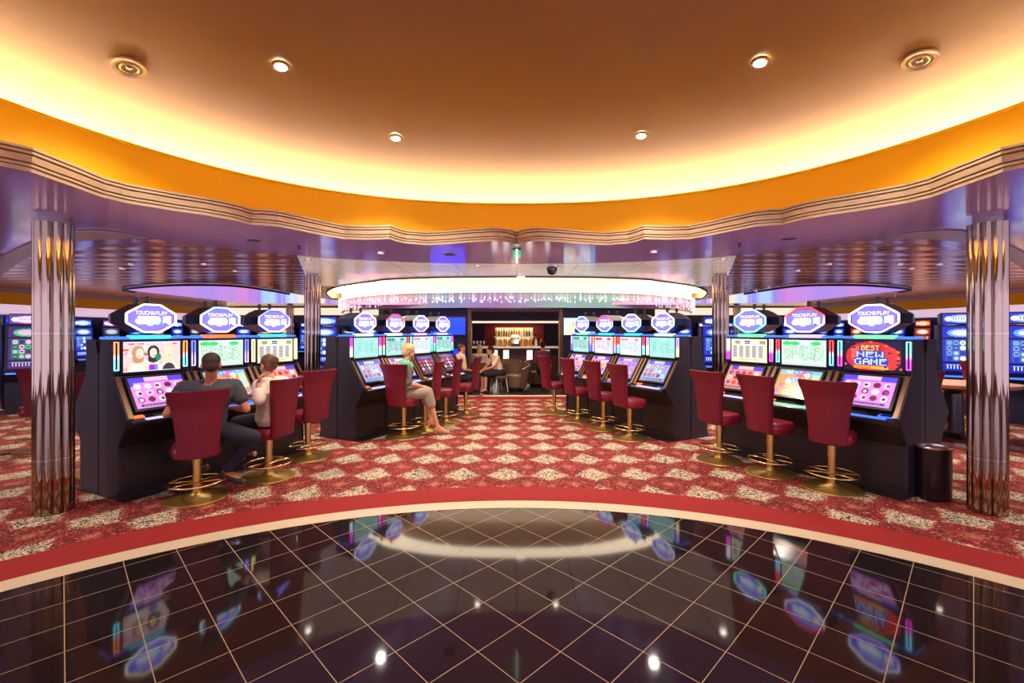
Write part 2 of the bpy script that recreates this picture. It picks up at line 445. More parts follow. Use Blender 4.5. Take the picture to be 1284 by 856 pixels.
recL = smoothpts([(-9.9, 11.8), (-9.6, 11.1), (-8.3, 10.3), (-7.27, 9.95), (-6.3, 10.15), (-6.15, 11.4), (-6.2, 12.4)]) + [(-6.2, 17.2), (-10.2, 17.2)]
recR = [(-x, y) for x, y in recL]
outer = [(-14, -6.5), (14, -6.5), (14, 20.5), (-14, 20.5)]
fill('ceiling_copper', [outer, soff, mir(lip), recL, recR], ZS + .002, 'copper', 'copper coloured slatted metallic ceiling')
def wall_loop(name, pts, z0, z1, mt, closed=True, cap=None):
    mb = MB(); n = len(pts); vs = [(*p, z0) for p in pts] + [(*p, z1) for p in pts]
    fs = [(k, (k + 1) % n, (k + 1) % n + n, k + n) for k in range(n if closed else n - 1)]
    if cap: fs.append(tuple(range(n, 2 * n)))
    mb.add(vs, fs); return struct(name, mb, mt)
struct('trim_6', MB().tube([(*p, ZS - .01) for p in mir(lip[:-1])], .02, 6), 'dark_wall')
struct('trim_7', MB().tube([(*p, ZS - .03) for p in recL[:-2]], .028, 6), 'dark_wall')
struct('trim_8', MB().tube([(*p, ZS - .03) for p in recR[:-2]], .028, 6), 'dark_wall')
mat('recess_paint', rgb(248, 228, 198), .6)
mat('lit_soffit', rgb(250, 235, 205), .6, emit=(1, .82, .58), es=4.2)
wall_loop('ceiling_recess_bar', mir(lip), ZS, 3.05, 'recess_paint', cap=True)
lc = [(-x, y) for x, y in reversed(lip[1:-1])] + lip[:-1]
strip = MB(); nl = len(lc); strip.add([(x * .985, y + .08, 2.86) for x, y in lc] + [(x * .9, y + .85, 2.86) for x, y in lc], [(q, q + 1, q + 1 + nl, q + nl) for q in range(nl - 1)])
tag(link('lit_soffit_strip', strip.mesh('lit_soffit_strip', 'lit_soffit')), 'wavy cream glowing strip in the raised ceiling before the bar canopy', 'light strip')
m = mat('painted_reflections', (0, 0, 0), .4, emit=(1, 1, 1), es=.85); g = G(m); v, x, y, z = g.pos()  # coloured emission stands in for streaks of reflected light; no lamps here
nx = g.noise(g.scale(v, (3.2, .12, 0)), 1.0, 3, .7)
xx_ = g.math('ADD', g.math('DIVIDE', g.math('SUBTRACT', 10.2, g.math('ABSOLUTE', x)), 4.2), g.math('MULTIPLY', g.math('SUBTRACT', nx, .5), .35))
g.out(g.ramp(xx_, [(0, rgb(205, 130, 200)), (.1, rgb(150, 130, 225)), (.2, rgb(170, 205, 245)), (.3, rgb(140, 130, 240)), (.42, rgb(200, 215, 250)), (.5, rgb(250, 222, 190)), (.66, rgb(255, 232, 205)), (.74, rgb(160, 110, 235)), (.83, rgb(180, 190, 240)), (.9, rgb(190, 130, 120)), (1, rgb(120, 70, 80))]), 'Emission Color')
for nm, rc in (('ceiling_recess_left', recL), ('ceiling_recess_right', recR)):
    wall_loop(nm, rc, ZS, 3.3, 'painted_reflections')
    fill(nm + '_panel', [rc], 3.28, 'painted_reflections', 'ceiling inside the raised recess with reflection streaks painted as glow')
# far walls
struct('wall_back', MB().box(-14, 14, 20.3, 20.5, 0, 3.4), 'dark_wall')
struct('wall_left', MB().box(-14.1, -13.9, 3, 20.5, 0, 2.7), 'dark_wall')
struct('wall_right', MB().box(13.9, 14.1, 3, 20.5, 0, 2.7), 'dark_wall')
for sg, s in ((-1, 'left'), (1, 'right')):
    xs = sorted((sg * 12.3, sg * 12.45))
    struct('fascia', MB().box(xs[0], xs[1], 6.5, 20.3, 2.28, 2.56), 'orange_band').name = 'trim_%d' % (9 if sg < 0 else 10)
    struct('fascia2', MB().box(xs[0] - .01, xs[1] + .01, 6.5, 20.3, 2.56, 2.67), 'grey_trim').name = 'trim_%d' % (11 if sg < 0 else 12)
    xs2 = sorted((sg * 12.3, sg * 13.9))
    struct('ledge', MB().box(xs2[0], xs2[1], 6.5, 20.3, 2.08, 2.28), 'valance_glow').name = 'trim_%d' % (13 if sg < 0 else 14)
for nm, sg in (('ceiling_sweep_left', 1), ('ceiling_sweep_right', -1)):
    q = [at_z(a, b, ZS - .02) for a, b in ((185, 299.5), (150, 293), (120, 290), (90, 291), (60, 298), (30, 309), (-10, 328), (-10, 352), (30, 326), (60, 312), (90, 304), (125, 300), (150, 300))]
    struct(nm, MB().prism_z([(p.x * sg, p.y) for p in q], ZS - .02, ZS - .005), 'grey_trim')
# orange fascia along the back at the sides
for i, (a, b) in enumerate(((-12.3, -5.9), (5.9, 12.3))):
    struct('trim_%d' % (15 + i), MB().box(a, b, 19.3, 19.45, 2.3, 2.6), 'cream_glow')

# bar canopy header
hp = smoothpts([(0, 11.0), (-1.5, 11.05), (-3.1, 11.45), (-4.3, 12.4), (-5.2, 13.6), (-5.6, 14.6)])
hpm = mir(hp)
hpm = [(-x, y) for x, y in reversed(hp[1:])] + hp
def thick(pts, z0, z1, t=.12):
    mb = MB(); n = len(pts); q = [(x, y + t) for x, y in pts]
    vs = [(*p, z0) for p in pts] + [(*p, z1) for p in pts] + [(*p, z0) for p in q] + [(*p, z1) for p in q]
    fs = []
    for k in range(n - 1):
        fs += [(k, k + 1, k + 1 + n, k + n), (k + 2 * n, k + 3 * n, k + 1 + 3 * n, k + 1 + 2 * n), (k, k + 2 * n, k + 1 + 2 * n, k + 1), (k + n, k + 1 + n, k + 1 + 3 * n, k + 3 * n)]
    fs += [(0, n, 3 * n, 2 * n), (n - 1, 3 * n - 1, 4 * n - 1, 2 * n - 1)]
    return mb.add(vs, fs)
t = thing('bar_canopy', (0, 0, 0), 0, 'curved lavender canopy with cream glowing band over the bar opening', 'canopy')
link('canopy_fascia', thick(hpm, 2.2, 2.55).mesh('canopy_fascia', 'header_paint', .5), t)
link('glowing_band', thick([(x, y + .03) for x, y in hpm], 2.56, 3.0, .1).mesh('glowing_band', 'cream_glow', .5), t)
link('canopy_lip', thick([(x, y - .05) for x, y in hpm], 2.545, 2.565, .1).mesh('canopy_lip', 'grey_trim', .5), t)
mb = MB(); rr = random.Random(3)
for k in range(420):
    j = rr.randrange(len(hpm) - 1); f = rr.random(); p = Vector(hpm[j]).lerp(Vector(hpm[j + 1]), f)
    dense = abs(p.x) > 3.4
    z = 2.44 - rr.random() * (.22 if dense else .12); s_ = .012 + .012 * rr.random()
    q = Vector((p.x, p.y - .12 - rr.random() * .12, z))
    mb.add([q + Vector(d) * s_ for d in ((1, 0, 0), (0, 1, 0), (-1, 0, 0), (0, -1, 0), (0, 0, 1.8), (0, 0, -1.8))], [(0, 1, 4), (1, 2, 4), (2, 3, 4), (3, 0, 4), (1, 0, 5), (2, 1, 5), (3, 2, 5), (0, 3, 5)])
    mb.add([q + Vector((-.0015, 0, 0)), q + Vector((.0015, 0, 0)), Vector((q.x + .0015, q.y, 2.6)), Vector((q.x - .0015, q.y, 2.6))], [(0, 1, 2, 3)])
tag(link('crystal_curtain', mb.mesh('crystal_curtain', 'crystal')), 'strings of clear crystals hanging in front of the bar canopy', 'crystals', kind='stuff')

# ---------------------------------------------------------------- screen art
FONT = {'A': '01110 10001 10001 11111 10001 10001 10001', 'B': '11110 10001 11110 10001 10001 10001 11110', 'C': '01111 10000 10000 10000 10000 10000 01111',
        'E': '11111 10000 11110 10000 10000 10000 11111', 'G': '01111 10000 10000 10011 10001 10001 01111', 'H': '10001 10001 11111 10001 10001 10001 10001',
        'L': '10000 10000 10000 10000 10000 10000 11111', 'M': '10001 11011 10101 10101 10001 10001 10001', 'N': '10001 11001 10101 10011 10001 10001 10001',
        'O': '01110 10001 10001 10001 10001 10001 01110', 'P': '11110 10001 10001 11110 10000 10000 10000', 'S': '01111 10000 01110 00001 00001 00001 11110',
        'T': '11111 00100 00100 00100 00100 00100 00100', 'U': '10001 10001 10001 10001 10001 10001 01110', 'W': '10001 10001 10001 10101 10101 11011 10001',
        'Y': '10001 10001 01010 00100 00100 00100 00100', '&': '01100 10010 01100 01101 10010 10010 01101', '7': '11111 00001 00010 00100 00100 01000 01000'}
def text(A, s, x, y, col, sc=1):
    for ch in s:
        if ch != ' ':
            for r, row in enumerate(FONT[ch].split()):
                for c, b in enumerate(row):
                    if b == '1': A[y + r * sc:y + r * sc + sc, x + c * sc:x + c * sc + sc] = col
        x += 6 * sc
def disc(A, cx, cy, rx, ry, col):
    h, w, _ = A.shape; yy, xx = np.mgrid[0:h, 0:w]
    A[((xx - cx) / rx) ** 2 + ((yy - cy) / ry) ** 2 <= 1] = col
def art(kind, W=72, Hh=42):
    rs = np.random.RandomState(abs(sum(ord(c) * (i + 3) for i, c in enumerate(kind))) % 9999)
    A = np.zeros((Hh, W, 3)) + .9; c = lambda r, g_, b: (r / 255, g_ / 255, b / 255)
    if kind == 'women':
        A[:] = c(248, 205, 205)
        for k in range(30): disc(A, rs.randint(W), rs.randint(Hh), rs.randint(2, 6), rs.randint(1, 4), [c(235, 90, 90), c(250, 230, 225), c(245, 170, 175)][k % 3])
        for cx, hair, top_ in ((17, c(200, 150, 110), c(225, 245, 235)), (36, c(40, 50, 62), c(235, 210, 190)), (56, c(235, 215, 180), c(60, 55, 70))):
            disc(A, cx, 44, 13, 18, c(245, 220, 200)); disc(A, cx, 44, 9, 13, top_); disc(A, cx, 15, 7.5, 10, hair); disc(A, cx, 24, 7, 6, hair)
            disc(A, cx + (2 if cx < 30 else 0), 16, 4.6, 7, c(252, 222, 200)); disc(A, cx + 1, 20, 1.5, .8, c(220, 60, 70)); disc(A, cx - 1, 14, .9, .7, c(40, 30, 40)); disc(A, cx + 3, 14, .9, .7, c(40, 30, 40))
        disc(A, 42, 22, 4, 5, c(30, 140, 95)); A[33:41, 31:41] = c(170, 40, 210); A[33:41, 38:42] = c(120, 140, 240)
        A[:2] = c(220, 225, 255); A[-1:] = c(210, 230, 255)
    elif kind.startswith('newgame'):
        A[:] = c(30, 26, 60); disc(A, 34, 22, 33, 22, c(225, 40, 60)); disc(A, 58, 24, 12, 16, c(250, 60, 60)); disc(A, 20, 20, 12, 14, c(250, 100, 80))
        A[35:40, 12:56] = c(255, 140, 50); A[37:40, 34:56] = c(255, 200, 70)
        for k in range(24): disc(A, rs.randint(W), rs.randint(Hh), 2.5, 1.5, c(120, 20, 60) if k % 2 else c(255, 120, 60))
        A[5:14, 19:48] = c(170, 60, 30); A[14:24, 15:52] = c(60, 70, 190); A[24:35, 12:56] = c(50, 60, 180)
        text(A, 'BEST', 22, 6, c(245, 235, 170)); B = np.zeros((8, 24, 3)); 
        for s_, y_, x_, wd in (('NEW', 15, 16, 35), ('GAME', 25, 13, 42)):
            n = len(s_) * 6; T = np.zeros((7, n, 1)); text(T, s_, 0, 0, 1)
            for i in range(9 if s_ == 'GAME' else 8):
                for j in range(wd):
                    if T[min(6, int(i * 7 / (9 if s_ == 'GAME' else 8))), min(n - 1, int(j * n / wd)), 0] > .5: A[y_ + i, x_ + j] = c(215, 225, 255)
    elif kind.startswith('pay'):
        base, tcol, hd = {'paygreen': (c(214, 240, 226), c(110, 205, 160), c(60, 215, 110)), 'payteal': (c(170, 235, 225), c(90, 190, 190), c(150, 225, 200)),
                          'paywhite': (c(226, 238, 250), c(150, 190, 215), c(220, 150, 170)), 'payred': (c(240, 236, 250), c(150, 150, 190), c(225, 60, 90)), 'paymint': (c(176, 228, 222), c(90, 130, 150), c(40, 150, 130))}[kind]
        A[:] = base
        for i in range(9, 34):
            for j in range(3, W - 3):
                if rs.rand() < .42 and j % 9: A[i, j] = tcol if (j // 9) % 2 else (np.array(tcol) + np.array(c(245, 170, 160))) / 2
        for b0 in (3, 16, 50): disc(A, b0 + 6, 5, 8, 3.2, hd)
        A[30:38, 14:36] = np.array(base) * .97 + .03; A[38:, :] = np.array(base) * .92
        for j in range(18, W, 18): A[8:36, j] = np.array(base) * .8
    elif kind.startswith('cards'):
        A[:] = c(238, 238, 205)
        for j in range(5): A[13:34:2, 4 + j * 13:12 + j * 13] = c(110, 105, 150); A[14:34:4, 4 + j * 13:12 + j * 13] = c(205, 175, 190)
        for b0 in (8, 28, 58): A[3:9, b0:b0 + 11] = c(90, 90, 160) if b0 == 28 else c(150, 160, 140)
        A[6, 28:39] = c(230, 235, 250); A[36:39, 14:56:2] = c(150, 195, 110); A[:, 0] = c(250, 220, 140)
        for k in range(40): A[rs.randint(Hh), rs.randint(W)] = c(245, 190, 90)
    elif kind.startswith('reel'):
        bgs = {'reelpink': (c(236, 140, 226), [c(250, 215, 245), c(120, 30, 60), c(255, 240, 235), c(160, 60, 160)]), 'reelred': (c(240, 170, 190), [c(170, 30, 60), c(250, 235, 235), c(110, 90, 220), c(240, 120, 90)]),
               'reelorange': (c(245, 140, 60), [c(240, 70, 225), c(70, 140, 235), c(250, 215, 190), c(120, 200, 170)]), 'reelcards': (c(250, 150, 120), [c(50, 50, 130), c(245, 245, 250), c(210, 110, 200), c(240, 70, 70)]),
               'reelviolet': (c(170, 110, 220), [c(90, 150, 110), c(235, 200, 250), c(80, 60, 190), c(220, 120, 210)]), 'reelblue': (c(130, 170, 245), [c(240, 110, 80), c(210, 120, 230), c(250, 240, 210), c(150, 40, 70)]),
               'reeldark': (c(60, 30, 50), [c(240, 190, 230), c(225, 60, 90), c(250, 245, 250), c(120, 70, 140)])}[kind]
        A[:] = bgs[0]
        if kind != 'reelorange':
            A[:7] = c(90, 70, 235); A[:6, 20:52] = np.array(bgs[0]) * .6 + .4; A[:12, :5] = c(90, 70, 235) if kind == 'reelpink' else bgs[0]
            nr = 3; ry = 9.2
            for i in range(nr):
                for j in range(5):
                    q = bgs[1][(i * 7 + j * 3 + rs.randint(3)) % 4]; cx = 8 + j * 13.5; cy = 12 + i * ry
                    disc(A, cx, cy, 4.8, 3.7, q); disc(A, cx + rs.randint(-1, 2), cy, 2.4, 2, bgs[1][rs.randint(4)])
            A[37:40, 6:66] = c(60, 30, 110); A[38, 10:60:3] = 1
        else:
            A[:7] = c(120, 195, 235)
            for k in range(26):
                cx, cy = rs.randint(W), rs.randint(Hh); disc(A, cx, cy, 5, 4, bgs[1][k % 4] if k % 3 else c(225, 90, 30)); disc(A, cx, cy, 2, 1.6, bgs[1][(k + 1) % 4])
            A[5:30, 58:70] = c(150, 215, 170); A[7:29:3, 59:69] = c(235, 245, 220)
    elif kind == 'family':
        A[:] = c(215, 240, 245); disc(A, 24, 16, 6, 9, c(250, 200, 140)); disc(A, 20, 32, 14, 12, c(245, 225, 180)); disc(A, 32, 30, 8, 8, c(20, 50, 110)); disc(A, 44, 12, 6, 7, c(40, 36, 50)); disc(A, 44, 15, 5, 8, c(245, 205, 190)); disc(A, 46, 36, 10, 13, c(235, 235, 250))
        A[:, 60:] = c(120, 180, 250)
    elif kind.startswith('port'):
        A = np.zeros((60, 36, 3)); pal = {'portblue': [c(26, 44, 190), c(110, 160, 245), c(235, 245, 255)], 'portmix': [c(60, 30, 110), c(70, 190, 120), c(240, 170, 225)], 'portred': [c(150, 30, 50), c(240, 150, 80), c(250, 235, 210)]}[kind]
        A[:] = pal[0]; disc(A, 18, 8, 14, 6, pal[1]); disc(A, 18, 8, 10, 3.5, pal[2]); A[15:17] = 0
        A[18:46, 3:33] = np.array(pal[1]) * .6
        for i in range(4):
            for q in range(5): disc(A, 6 + q * 6, 21.5 + i * 7, 2.5, 2.9, pal[rs.randint(3)]); disc(A, 6 + q * 6, 21.5 + i * 7, 1.2, 1.4, pal[rs.randint(3)])
        A[48:50] = 0; A[52:57, 4:32:3] = pal[2]; A[51, 3:33] = pal[1]
    elif kind.startswith('topport'):
        A = np.zeros((16, 44, 3)); pal = {'topportblue': [c(30, 50, 200), c(150, 190, 255), c(240, 245, 255)], 'topportmix': [c(90, 50, 150), c(235, 170, 230), c(245, 240, 255)], 'topportred': [c(170, 40, 30), c(250, 150, 70), c(255, 235, 190)]}[kind]
        A[:] = pal[0]; disc(A, 22, 8, 18, 6.5, pal[1]); disc(A, 22, 8, 13, 4, pal[2]); disc(A, 6, 8, 4, 4, pal[2]); disc(A, 38, 8, 4, 4, pal[1])
        for q in range(12, 33, 3): A[6:10, q] = pal[0]
    elif kind == 'topper':
        A = np.zeros((46, 84, 3)); A[:] = c(120, 105, 255); wh = c(255, 250, 252)
        text(A, 'TOUCH', 12, 9, wh); text(A, '&', 42, 9, wh); text(A, 'PLAY', 49, 9, wh)
        disc(A, 20, 28, 9, 6, c(250, 250, 255)); A[19:34, 16:54] = c(235, 250, 255); disc(A, 54, 26, 5, 7.5, c(170, 240, 255)); A[34:37, 34:44] = wh
        for k in range(26): A[21 + rs.randint(10), 16 + rs.randint(36)] = c(225, 235, 180) if k % 2 else c(190, 200, 255)
        A[18:34, 63:79] = c(250, 250, 245); disc(A, 70, 25, 5, 6, c(255, 236, 228)); A[32:34, 64:72] = c(60, 30, 60); A[17:19, 64:68] = c(110, 60, 80)
    return np.clip(A, 0, 1)
def screen_mesh(name, key, kind, p00, ux, uz, mask=None, mt='screen', flip=False):
    """picture as a grid of flat coloured cells; p00 lower left, ux/uz full extents"""
    if key in CACHE: return CACHE[key]
    A = art(kind); h, w, _ = A.shape; p00, ux, uz = Vector(p00), Vector(ux), Vector(uz)
    vs = [p00 + ux * (i / w) + uz * (1 - j / h) for j in range(h + 1) for i in range(w + 1)]
    fs = []; cs = []
    for j in range(h):
        for i in range(w):
            if mask and not mask((i + .5) / w * 2 - 1, 1 - (j + .5) / h * 2): continue
            fs.append((j * (w + 1) + i, (j + 1) * (w + 1) + i, (j + 1) * (w + 1) + i + 1, j * (w + 1) + i + 1)); cs.append((*lin(tuple(A[j, i])), 1))
    me = bpy.data.meshes.new(name); me.from_pydata([tuple(v) for v in vs], [], fs); me.materials.append(MATS[mt])
    ca = me.color_attributes.new('Col', 'FLOAT_COLOR', 'CORNER')
    ca.data.foreach_set('color', np.repeat(np.array(cs), 4, axis=0).astype(np.float32).ravel())
    me.update(); CACHE[key] = me; return me

# ---------------------------------------------------------------- slot machines
PW = .72
def glowpair(a, b):
    nm = 'neon_%s_%s' % (a, b)
    if nm not in MATS:
        cols = dict(cyan=(110, 225, 250), orange=(255, 120, 70), magenta=(255, 60, 235), white=(245, 245, 255), red=(255, 60, 70), blue=(90, 100, 255), violet=(170, 140, 255), green=(80, 240, 170), yellow=(255, 235, 150))
        m = mat(nm, (0, 0, 0), .4, emit=(1, 1, 1), es=2.8); g = G(m); v, x, y, z = g.pos()
        g.out(g.ramp(g.math('DIVIDE', g.math('SUBTRACT', z, 1.25), .28), [(.35, rgb(*cols[b])), (.6, rgb(*cols[a]))]), 'Emission Color')
    return nm
def hexpoly(w, h, cut=.34, side=.34): return [(-w, -h * side), (-w * cut, -h), (w * cut, -h), (w, -h * side), (w, h * side), (w * cut, h), (-w * cut, h), (-w, h * side)]
TZ = 1.775
def make_machine(loc, rz, label, up, lo, strips, base, topcol=('white', 'cyan'), group=None, full=True):
    t = thing('slot_machine', loc, rz, label, 'slot machine', group)
    W = PW - .012
    cab = [(0, .02), (-.335, .02), (-.335, .50), (-.46, .70), (-.49, .74), (-.49, .775), (-.44, .80), (-.225, 1.19), (-.205, 1.20), (-.215, 1.555), (0, 1.555)]
    side = [(0, 0), (-.35, 0), (-.35, .52), (-.50, .755), (-.515, .785), (-.505, .80), (-.238, 1.205), (-.23, 1.56), (-.05, 1.56), (-.012, 1.42), (0, 1.42)]
    part('cabinet', 'cab', lambda: MB().prism_x(cab, -W / 2 + .018, W / 2 - .018), 'dark_panel', t)
    for s_ in (-1, 1):
        part('side_panel', 'side%d' % s_, lambda: MB().prism_x(side, *sorted((s_ * W / 2, s_ * (W / 2 - .018)))), 'black_panel', t, bevel=.003)
    part('kick_plate', 'kick', lambda: MB().box(-W / 2 - .004, W / 2 + .004, -.47, .0, 0, .012).box(-W / 2 - .004, W / 2 + .004, -.358, -.30, 0, .09), 'black_lacquer', t, bevel=.002)
    if not full: return t
    # monitors
    part('monitor_bezel', 'bez_up', lambda: MB().box(-.285, .285, -.238, -.2, 1.205, 1.55), 'bezel', t, bevel=.004)
    u = screen_mesh('upper_screen', 'up_' + up, up, (-.262, -.2405, 1.228), (.524, 0, 0), (0, 0, .305)); link('upper_screen', u, t)
    for s_ in (-1, 1):
        x0, x1 = sorted((s_ * .296, s_ * .336))
        def fr():
            mb = MB(); a, b, w_ = 1.25, 1.535, .009
            return mb.box(x0, x0 + w_, -.243, -.225, a, b).box(x1 - w_, x1, -.243, -.225, a, b).box(x0 + w_, x1 - w_, -.243, -.225, a, a + w_).box(x0 + w_, x1 - w_, -.243, -.225, b - w_, b)
        part('light_strip', 'strip%d%s%s' % (s_, *strips), fr, glowpair(*strips), t)
        part('strip_backing', 'stripb%d' % s_, lambda: MB().box(x0, x1, -.234, -.21, 1.205, 1.545), 'navy_metal', t)
    # slanted lower monitor: plane from (-.238,1.195) to (-.455,.80)
    d = Vector((0, -.255, -.395)).normalized(); nn = Vector((0, -.84, .545)).normalized(); o0 = Vector((0, -.246, 1.185))
    def slab(w0, w1, s0, s1, t0, t1, mbx=None):
        mb = mbx or MB(); P = [o0 + d * s_ + nn * t_ + Vector((x_, 0, 0)) for t_ in (t0, t1) for s_ in (s0, s1) for x_ in (w0, w1)]
        return mb.add(P, [(0, 2, 3, 1), (4, 5, 7, 6), (0, 1, 5, 4), (1, 3, 7, 5), (3, 2, 6, 7), (2, 0, 4, 6)])
    part('console_frame', 'lobez', lambda: slab(-.27, .27, .0, .40, -.03, .012), 'bezel', t, bevel=.004)
    P0 = o0 + d * .375 + nn * .0145 + Vector((-.245, 0, 0))
    l = screen_mesh('lower_screen', 'lo_' + lo, lo, P0, (.49, 0, 0), -d * .345); link('lower_screen', l, t)
    def edge_():
        return slab(*sorted((es_ * .345, es_ * .30)), .0, .47, -.02, .02)
    for es_ in (-1, 1): part('console_side', 'lofl%d' % es_, edge_, 'bronze_edge', t, bevel=.004)
    # deck
    deck = [(-.43, .81), (-.575, .775), (-.59, .765), (-.585, .725), (-.44, .70)]
    part('button_deck', 'deck', lambda: MB().prism_x(deck, -.35, .35), 'black_lacquer', t, bevel=.006)
    dn = lambda f: .81 - (f - .43) * .035 / .145
    def dk(x0, x1, f0, f1, h=.004):
        return MB().add([(x0, -f0, dn(f0)), (x1, -f0, dn(f0)), (x1, -f1, dn(f1)), (x0, -f1, dn(f1)), (x0, -f0, dn(f0) + h), (x1, -f0, dn(f0) + h), (x1, -f1, dn(f1) + h), (x0, -f1, dn(f1) + h)],
                        [(0, 1, 2, 3), (7, 6, 5, 4), (0, 4, 5, 1), (1, 5, 6, 2), (2, 6, 7, 3), (3, 7, 4, 0)])
    gm = {'violet': 'glow_violet', 'blue': 'glow_blue', 'green': 'glow_green'}[base[1]]
    part('deck_light', 'dl' + gm, lambda: dk(-.22, .26, .525, .57), gm, t)
    part('button', 'b1', lambda: dk(-.30, -.20, .45, .495, .012), 'glow_orange', t)
    part('button', 'b2', lambda: dk(-.12, .06, .455, .49, .008), 'chrome_base', t)
    part('touch_pad', 'b3', lambda: dk(.17, .30, .45, .51, .008), 'glow_blue', t)
    part('touch_pad_face', 'b4', lambda: dk(.185, .285, .457, .503, .010), 'navy_wall', t)
    # topper
    part('glow_base', 'gb' + base[0], lambda: MB().box(-.20, .20, -.225, -.12, 1.56, 1.60), 'glow_' + base[0], t, bevel=.015)
    part('top_trim', 'tt', lambda: MB().box(-.35, .35, -.20, .0, 1.56, 1.585), 'glow_blue', t, bevel=.004)
    sg = link('topper_sign', CACHE.get('topbody') or CACHE.setdefault('topbody', MB().prism_y([(x, z + TZ) for x, z in hexpoly(.235, .15)], -.215, .05).prism_y([(x, z + TZ) for x, z in hexpoly(.235, .15)], .05, .2, 0, .8, (0, TZ)).mesh('topper_sign', 'navy_metal')), t)
    msk = lambda a, b: abs(b) <= 1 and (abs(a) <= .34 or abs(b) <= 1 - (abs(a) - .34) / .66 * .66)
    f = screen_mesh('sign_face', 'topface', 'topper', (-.205, -.2195, TZ - .125), (.41, 0, 0), (0, 0, .25), msk, 'sign_screen'); link('sign_face', f, sg)
    def neon(w_, h_, r_, yy=-.222):
        P = hexpoly(w_, h_); pts = []
        for k in range(8):
            a, b = Vector(P[k]), Vector(P[(k + 1) % 8])
            for q in (.06, .94): c_ = a.lerp(b, q); pts.append((c_.x, yy, TZ + c_.y))
        # tube in the xz plane
        mb = MB(); n = len(pts); vs = []; ctr = Vector((0, yy, TZ))
        for i, p in enumerate(pts):
            p = Vector(p); tt = (Vector(pts[(i + 1) % n]) - Vector(pts[i - 1])).normalized(); w1 = Vector((0, 1, 0)); w2 = tt.cross(w1)
            for k in range(6): a_ = k * math.pi / 3; vs.append(p + w1 * math.cos(a_) * r_ + w2 * math.sin(a_) * r_)
        return mb.add(vs, [(i * 6 + k, i * 6 + (k + 1) % 6, ((i + 1) % n) * 6 + (k + 1) % 6, ((i + 1) % n) * 6 + k) for i in range(n) for k in range(6)])
    nm = 'hexneon_' + '_'.join(topcol)
    if nm not in MATS:
        cols = dict(cyan=(150, 235, 250), orange=(255, 130, 80), white=(245, 245, 255), red=(255, 70, 80), blue=(120, 140, 255), violet=(190, 160, 255), green=(120, 245, 170), yellow=(255, 240, 180))
        m = mat(nm, (0, 0, 0), .4, emit=(1, 1, 1), es=2.1); g = G(m); v, x, y, z = g.pos()
        g.out(g.ramp(g.math('DIVIDE', g.math('SUBTRACT', z, TZ - .15), .3), [(.3, rgb(*cols[topcol[1]])), (.7, rgb(*cols[topcol[0]]))]), 'Emission Color')
    part('neon_frame', nm, lambda: neon(.226, .142, .011), nm, sg, .6)
    for cy in (-.12, .08): part('candle_light', 'candle%.2f' % cy, lambda: MB().lathe([(.014, TZ + .14), (.014, TZ + .17), (.022, TZ + .172), (.022, TZ + .225), (.016, TZ + .23)], 0, cy, 12), 'black_lacquer', t, .6)
    return t

def bank(P0, th, side, specs, grp):
    s_, c_ = math.sin(R(th)), math.cos(R(th))
    u_ = Vector((s_, c_, 0)) if side < 0 else Vector((-s_, c_, 0))
    n_ = Vector((c_, -s_, 0)) if side < 0 else Vector((-c_, -s_, 0))
    rz = R(90 - th) if side < 0 else -R(90 - th)
    for i, sp_ in enumerate(specs):
        p = Vector((*P0, 0)) + u_ * (PW * (i + .5)) - n_ * .23
        make_machine(p, rz, *sp_, group=grp)
    p = Vector((*P0, 0)) + u_ * (PW * .5) - n_ * .23
    return u_, n_, p, rz
NLs = [('black slot machine at near end of left front bank, upper screen showing three women', 'women', 'reelpink', ('orange', 'cyan'), ('cyan', 'violet'), ('yellow', 'white')),
       ('middle slot machine of left front bank, orange light under its sign', 'paygreen', 'reelorange', ('blue', 'violet'), ('orange', 'blue'), ('cyan', 'yellow')),
       ('slot machine at far end of left front bank, beside the woman in a cream blouse', 'cards', 'reelcards', ('yellow', 'yellow'), ('cyan', 'violet'), ('blue', 'white'))]
uNL, nNL, pNL, rNL = bank((-3.97, 4.45), 24.2, -1, NLs, 'slot machines of the left front bank')
NRs = [('slot machine at near end of right front bank reading BEST NEW GAME on red screen', 'newgame', 'reelpink', ('cyan', 'magenta'), ('green', 'blue'), ('white', 'violet')),
       ('middle slot machine of right front bank with orange bubble game and red neon', 'paygreen', 'reelorange', ('red', 'cyan'), ('violet', 'green'), ('red', 'white')),
       ('slot machine at far end of right front bank with cream card screen', 'cards', 'reelcards', ('white', 'magenta'), ('green', 'violet'), ('cyan', 'green'))]
uNR, nNR, pNR, rNR = bank((3.93, 4.5), 27, 1, NRs, 'slot machines of the right front bank')
FLs = [('slot machine at near end of left rear bank, teal upper screen and blue lower screen', 'payteal', 'reelblue', ('magenta', 'white'), ('white', 'violet'), ('white', 'white')),
       ('second slot machine of left rear bank, partly behind the blond woman', 'paymint', 'reelred', ('red', 'cyan'), ('white', 'violet'), ('red', 'white')),
       ('third slot machine of left rear bank, right of the blond woman', 'paywhite', 'reeldark', ('cyan', 'green'), ('violet', 'violet'), ('white', 'violet')),
       ('slot machine at far end of left rear bank, beside the blue screen', 'paymint', 'reeldark', ('magenta', 'green'), ('violet', 'violet'), ('violet', 'white'))]
uFL, nFL, pFL, rFL = bank((-2.51, 6.8), 24.5, -1, FLs, 'slot machines of the left rear bank')
